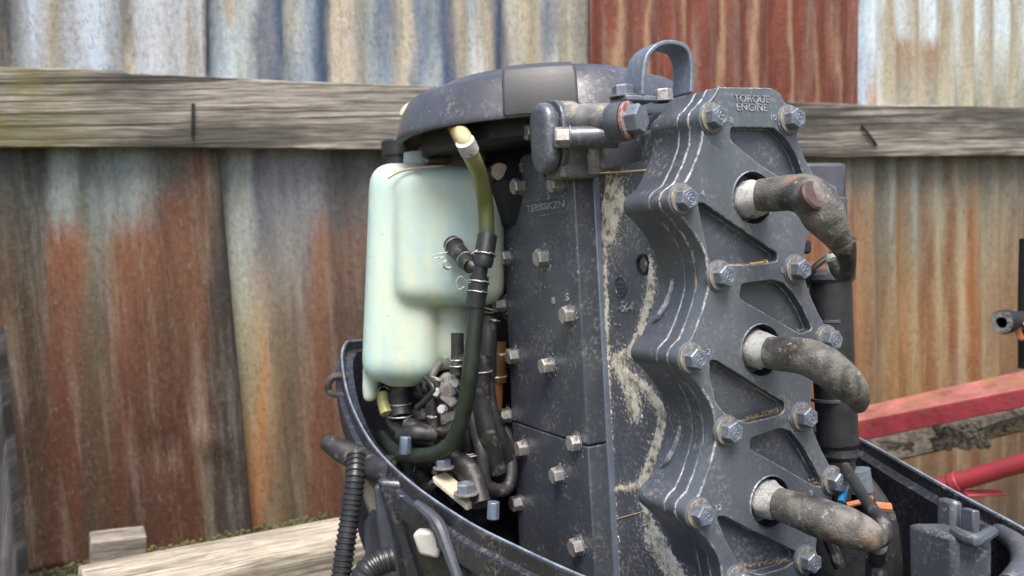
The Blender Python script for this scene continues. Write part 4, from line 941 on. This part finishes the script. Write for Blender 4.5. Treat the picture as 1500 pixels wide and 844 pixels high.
for a in range(24):
    x0 = random.uniform(612, 728); y0 = random.uniform(500, 700); d0 = random.uniform(.82, .86)
    hose([(x0, y0, d0), (x0 + random.uniform(-22, 22), y0 + 20, d0 - .01), (x0 + random.uniform(-30, 30), y0 + 45, d0)], random.uniform(.0015, .0045), random.choice(CLUT))
for (x0, y0) in ((640, 556), (700, 610), (716, 612), (655, 655), (690, 668), (632, 612), (725, 470), (712, 455), (735, 520)):
    clip(x0, y0, .80 if x0 < 700 else .815, Vector((random.uniform(-.6, .6), random.uniform(-.3, .3), 1)), random.uniform(.004, .009), hs)
for a in range(9):
    x0 = random.uniform(620, 740); y0 = random.uniform(560, 660)
    hose([(x0, y0, .86), (x0 + random.uniform(-25, 25), y0 + 35, .85), (x0 + random.uniform(-40, 40), y0 + 80, .85)], random.uniform(.004, .007))
hose([(560, 576, .86), (562, 592, .855), (566, 606, .85)], .0060, mat('yellow_plastic', simple((.34, .34, .12), .4)), name='yellow_valve'); clip(562, 575, .86, Vector((0, 1, .2)), .006, hs)
cb_ = empty('carburettor', parent=ENG)
mb = MB(); q = Lo(654, 598, .84)
for dx, dz, s in ((0, 0, 1), (.004, .022, .8), (-.006, -.02, .9), (.010, -.005, .75)): mb.rev([(0, .012), (.014 * s, .010), (.017 * s, 0), (.016 * s, -.02)], q + Vector((dx, 0, dz)), (-.5, .85, .1), 14)
ob = mb.obj('carburettor_body', ALU, cb_, bev=.001)
for x, y in ((668, 562), (648, 600), (664, 640), (640, 575)):
    o = cov.copy(); COL.objects.link(o); place(o, Lo(x, y, .815), (-.5, .8, .2), .3, cb_); o.scale = (.6, .6, .7); o.name = 'carburettor_screw'
mb = MB(); a_, b_ = Lo(643, 694, .79), Lo(693, 735, .77); dr_ = (b_ - a_).normalized(); sd_ = dr_.cross(Vector((0, 0, 1))).normalized() * .010; up_ = Vector((0, 0, .006))
mb.add([a_ - sd_, a_ + sd_, b_ + sd_, b_ - sd_, a_ - sd_ - up_, a_ + sd_ - up_, b_ + sd_ - up_, b_ - sd_ - up_], [(0, 1, 2, 3), (7, 6, 5, 4), (0, 4, 5, 1), (1, 5, 6, 2), (2, 6, 7, 3), (3, 7, 4, 0)])
br = mb.obj('cream_bracket', CREAM, ENG, bev=.0012)
for x, y, s in ((650, 686, 1.1), (683, 724, 1.3)):
    o = first.copy(); COL.objects.link(o); place(o, Lo(x, y, .785 - (s - 1.1) * .1), (0, 0, 1), .3, br); o.scale = (s * .85,) * 3; o.name = 'bracket_bolt'; 
mb = MB(); mb.tube([Lo(722, 760, .70), Lo(723, 735, .70)], [.0055, .0052], 8, sub=1); BPS = mat('blue_plated_steel', simple((.16, .21, .28), .35, .5)); mb.obj('pan_stud', BPS, ENG, bev=.0005); mb = MB(); mb.tube([Lo(593, 665, .80), Lo(594, 640, .80)], .0055, 6, sub=1); mb.obj('pan_stud', BPS, ENG, bev=.0005)

# ignition boxes and coils at the right
mb = MB(); a_ = Lo(1190, 240, .74); 
def cbox(px0, py0, px1, py1, d0, d1, r=.002):
    c = [X(px0, py1, d0), X(px1, py1, d0), X(px1, py0, d0), X(px0, py0, d0)]; lo = [EI @ p for p in c]; back = Vector((0, -1, 0)) * (d1 - d0)
    mb = MB(); mb.add(lo + [p + back for p in lo], [(0, 1, 2, 3), (7, 6, 5, 4), (0, 4, 5, 1), (1, 5, 6, 2), (2, 6, 7, 3), (3, 7, 4, 0)]); return mb
ig = empty('ignition_unit', parent=ENG)
BOXM = mat('ignition_box_paint', simple((.055, .062, .080), .4, .1, .3, 40, .2))
cbox(1130, 238, 1241, 300, .70, .75).obj('unit_box', BOXM, ig, bev=.003); cbox(1195, 288, 1243, 330, .69, .73).obj('unit_foot', BOXM, ig, bev=.002)
cbox(1150, 352, 1190, 372, .66, .70).obj('terminal_block', BLACKP, ig, bev=.002)
cbox(1170, 330, 1190, 345, .66, .68).obj('red_boot', mat('red_rubber', simple((.6, .06, .06), .4)), ig, bev=.003)
mb = MB(); mb.tube([Lo(1219, 372, .68), Lo(1190, 395, .68), Lo(1180, 420, .69)], .0025, 8); mb.obj('lead', RUBBER, ig)
cp = empty('ignition_coil', parent=ENG)
mb = MB(); mb.tube([Lo(1216, 404, .69), Lo(1220, 520, .69), Lo(1228, 652, .69)], [.0165, .0165, .0160], 32, sub=4); mb.obj('coil_body', BLACKP, cp, bev=.001)
mb = MB(); q = Lo(1216, 404, .69); ax_ = Lo(1216, 404, .69) - Lo(1220, 520, .69); mb.rev([(0, .004), (.006, .0055), (.017, .004), (.0195, .001), (.0195, -.003), (.0160, -.006)], q, ax_, 32); mb.obj('coil_lid', BOXM, cp)
mb = MB(); q = Lo(1230, 656, .69); mb.rev([(.0165, .004), (.014, 0), (.0145, -.006), (.0115, -.010), (.0115, -.016), (.008, -.022), (.007, -.05)], q, ax_, 24); mb.obj('coil_boot', RUBBER, cp)
for yy in (470, 585):
    mb = MB(); q = Lo(1219, yy, .69); mb.rev([(.0164, -.0015), (.0172, -.0010), (.0172, .0010), (.0164, .0015)], q, ax_, 28, 3.6, 5.2); mb.obj('coil_label_band', BOXM, cp)
mb = MB(); mb.tube([Lo(1256, 688, .69), Lo(1262, 720, .69)], [.010, .0095], 14); mb.obj('side_boot', BOLT, ig)
mb = MB(); mb.tube([Lo(1238, 712, .66), Lo(1232, 736, .65)], .0028, 8); mb.obj('blue_wire', BLUEP, ig)
mb = MB(); mb.tube([Lo(1246, 700, .70), Lo(1262, 722, .69), Lo(1275, 732, .69)], .0035, 8); mb.tube([Lo(1282, 742, .68), Lo(1304, 744, .68)], .0040, 8); mb.tube([Lo(1240, 740, .68), Lo(1262, 735, .68)], .0022, 8); mb.obj('orange_connectors', ORANGE, ig)
mb = MB(); mb.tube([Lo(1250, 700, .71), Lo(1290, 760, .70), Lo(1300, 840, .70)], .012, 10); mb.tube([Lo(1210, 780, .68), Lo(1230, 830, .68)], .005, 10); mb.obj('wire_loom', RUBBER, ig)
cbox(1195, 745, 1300, 870, .70, .76).obj('starter_bracket', DARKM, ENG, bev=.004)
# debris on the ledges of the head
mb = MB()
for (x0, y0, x1, y1, nn2) in ((1048, 389, 1132, 383, 60), (1098, 617, 1146, 602, 150), (1080, 834, 1160, 824, 160), (1192, 707, 1206, 712, 30), (1160, 484, 1190, 486, 30)):
    for i in range(nn2):
        t = random.random(); c = F(x0 + (x1 - x0) * t, y0 + (y1 - y0) * t); flake(mb, (c[0], -random.uniform(.0005, .0055), c[1] + abs(random.gauss(0, .0012))), random.uniform(.0003, .0010), .5, 'y')
mb.obj('trapped_debris', mat('brown_debris', simple((.20, .135, .075), .9, 0, .6, 260, .5)), head, smooth=False, kind='stuff')
mb = MB(); c = F(1113, 386); mb.tube([(c[0] - .008, -.002, c[1]), (c[0] + .009, -.002, c[1] + .0006)], .0011, 6); mb.obj('dry_twig', mat('straw', simple((.6, .38, .1), .8)), head)

# lower cowling pan
rim = [(520, 500, 1.04), (506, 504, 1.00), (501, 528, .97), (512, 585, .91), (545, 650, .85), (600, 706, .79), (680, 762, .725), (760, 803, .67), (860, 848, .61), (1000, 900, .56), (1200, 960, .52), (1400, 970, .49),
       (1600, 930, .50), (1620, 850, .56), (1500, 776, .66), (1400, 722, .72), (1330, 683, .78), (1255, 641, .87), (1100, 565, .98), (900, 520, 1.06), (700, 505, 1.10), (580, 498, 1.09)]
R3 = [Lo(*p) for p in rim]; n = len(R3); RR = []
for i in range(n):
    p0_, p1_, p2_, p3_ = R3[i - 1], R3[i], R3[(i + 1) % n], R3[(i + 2) % n]
    for kk in range(8):
        t = kk / 8; RR.append(.5 * ((2 * p1_) + (p2_ - p0_) * t + (2 * p0_ - 5 * p1_ + 4 * p2_ - p3_) * t * t + (3 * p1_ - p0_ - 3 * p2_ + p3_) * t ** 3))
cen = sum(RR, Vector()) / len(RR)
prof = [(-.012, -.15), (-.012, -.020), (-.0115, -.0125), (-.004, -.0115), (-.0025, -.010), (-.0025, -.0005), (-.0015, .0005), (.0010, .0005), (.002, -.001), (.0030, -.012), (.0075, -.0145), (.0085, -.018), (.0090, -.034), (.004, -.037), (.001, -.060), (-.012, -.13), (-.035, -.20)]
mb = MB(); vs = []; m = len(prof); NR = len(RR)
for i, p in enumerate(RR):
    t = (RR[(i + 1) % NR] - RR[i - 1]); t.z = 0; t.normalize(); o_ = Vector((t.y, -t.x, 0))
    if o_.dot(Vector((p.x - cen.x, p.y - cen.y, 0))) < 0: o_ = -o_
    for a, h in prof: vs.append(p + o_ * a + Vector((0, 0, h)))
mb.add(vs, [(i * m + k, i * m + k + 1, ((i + 1) % NR) * m + k + 1, ((i + 1) % NR) * m + k) for i in range(NR) for k in range(m - 1)])
pan = mb.obj('lower_cowling', [COWL], ENG, angle=28)
mb = MB(); mb.tube([p + Vector((0, 0, .0006)) for p in RR] + [RR[0] + Vector((0, 0, .0006))], .0011, 6, sub=1); mb.obj('rim_edge', mat('pale_rim', simple((.22, .26, .33), .35, .2, .5, 60)), pan)  # paler blue-grey bead along the top of the rim
mb = MB(); fl = [p + Vector((0, 0, -.145)) for p in RR]; mb.add(fl, [list(range(NR))]); mb.obj('pan_floor', DARKM, pan)
mb = MB(); mb.tube([Lo(508, 551, .955), Lo(490, 552, .95), Lo(481, 563, .95), (Lo(485, 576, .95)), Lo(508, 580, .93)], [.0045, .0045, .004, .004, .0035], 10); mb.obj('latch_hook', mat('rusty_dark_steel', simple((.06, .055, .055), .5, .3, .4, 60, .4, .001, ((.2, .09, .05), .55, 50))), pan)
# clip tower inside the pan at the right
mb = MB(); q = Lo(1415, 735, .66)
cbox(1396, 734, 1412, 900, .655, .67).obj('clip_post', PAINT, pan, bev=.003)
cbox(1398, 786, 1456, 900, .62, .66).obj('clip_tower', PAINT, pan, bev=.004)
mb = MB(); mb.tube([Lo(1398, 778, .63), Lo(1425, 792, .61), Lo(1455, 778, .62)], [.004, .005, .004], 10); mb.obj('clip_lip', PAINT, pan)
cbox(1425, 748, 1436, 790, .64, .65).obj('clip_rib', PAINT, pan, bev=.001)
mb = MB(); mb.tube([Lo(1462, 778, .68), Lo(1492, 800, .64), Lo(1500, 830, .60), Lo(1480, 860, .58)], [.006, .008, .009, .009], 12); mb.obj('clip_arm', PAINT, pan)
# clamp bracket below the pan, rubber elbow, conduit
bk_ = empty('clamp_bracket', parent=ENG)
mb = MB(); br1 = [(538, 700), (600, 705), (640, 760), (700, 850), (712, 960), (565, 960), (548, 800)]
def slabpx(pts, d, th, name, material, parent, bev=.004, slope=0):
    mb = MB(); f = [Lo(x, y, d + slope * (y - 700)) for x, y in pts]; n = len(f); bk2 = EI.to_3x3() @ c2w(Vector((.1, 0, 1))) * th
    mb.add(f + [p + bk2 for p in f], [list(range(n)), list(range(2 * n - 1, n - 1, -1))] + [(i, i + n, (i + 1) % n + n, (i + 1) % n) for i in range(n)]); return mb.obj(name, material, parent, bev=bev, seg=3)
slabpx([(548, 702), (602, 704), (650, 775), (690, 860), (700, 960), (600, 960), (590, 860), (572, 770)], .80, .10, 'bracket_arm', COWL, bk_, .006)
slabpx([(545, 712), (560, 708), (580, 780), (592, 860), (592, 960), (560, 960), (562, 850), (552, 780)], .815, .05, 'bracket_rib', BOXM, bk_, .008)
slabpx([(530, 768), (556, 730), (570, 800), (575, 960), (536, 960)], .86, .06, 'bracket_cheek', BOXM, bk_, .008)
TAB = mat('grey_tab', simple((.36, .36, .34), .6, 0, .25, 60, .4))
slabpx([(603, 784), (612, 778), (634, 779), (647, 800), (642, 820), (613, 813)], .745, .012, 'anode', TAB, bk_, .003)
mb = MB(); mb.tube([Lo(610, 738, .76), Lo(640, 765, .74), (Lo(655, 800, .73)), Lo(672, 850, .72)], [.004, .006, .006, .005], 10); mb.obj('bracket_tube', BOXM, bk_)
slabpx([(640, 800), (662, 800), (668, 960), (640, 960)], .80, .04, 'bracket_slot', BLACKP, bk_)
mb = MB(); mb.tube([Lo(478, 648, .88), Lo(500, 660, .87), Lo(530, 674, .86), Lo(555, 688, .84), Lo(580, 690, .83)], [.0085, .012, .0135, .0150, .015], 18, sub=6); el = mb.obj('rubber_elbow', RUBBER, ENG)
mb = MB(); mb.tube([Lo(522, 668, .845), Lo(520, 700, .83), Lo(512, 760, .82), Lo(503, 820, .81), Lo(494, 900, .80), Lo(490, 1000, .80)], .0088, 20, rid=(.0052, .0011)); mb.obj('corrugated_conduit', BLACKP, el)
mb = MB(); mb.tube([Lo(575, 818, .79), Lo(552, 826, .785), Lo(533, 844, .78), Lo(526, 880, .78)], [.011, .0115, .011, .010], 18, sub=6, rid=(.005, .0008)); mb.obj('lower_conduit', BLACKP, el)
# drive leg and its stand, mostly below the frame
mb = MB(); q = Lo(800, 1000, .80); z = (EI @ Vector((0, 0, 0)))
slabpx([(640, 900), (1050, 900), (1000, 1250), (760, 1250)], .74, .12, 'drive_leg', PAINT, ENG, .02)
beam('stand_crossbeam', X(420, 1210, .95), X(1300, 1210, .95), .09, .10, WOODG, 'timber crossbeam of the stand that carries the outboard motor', 'stand')
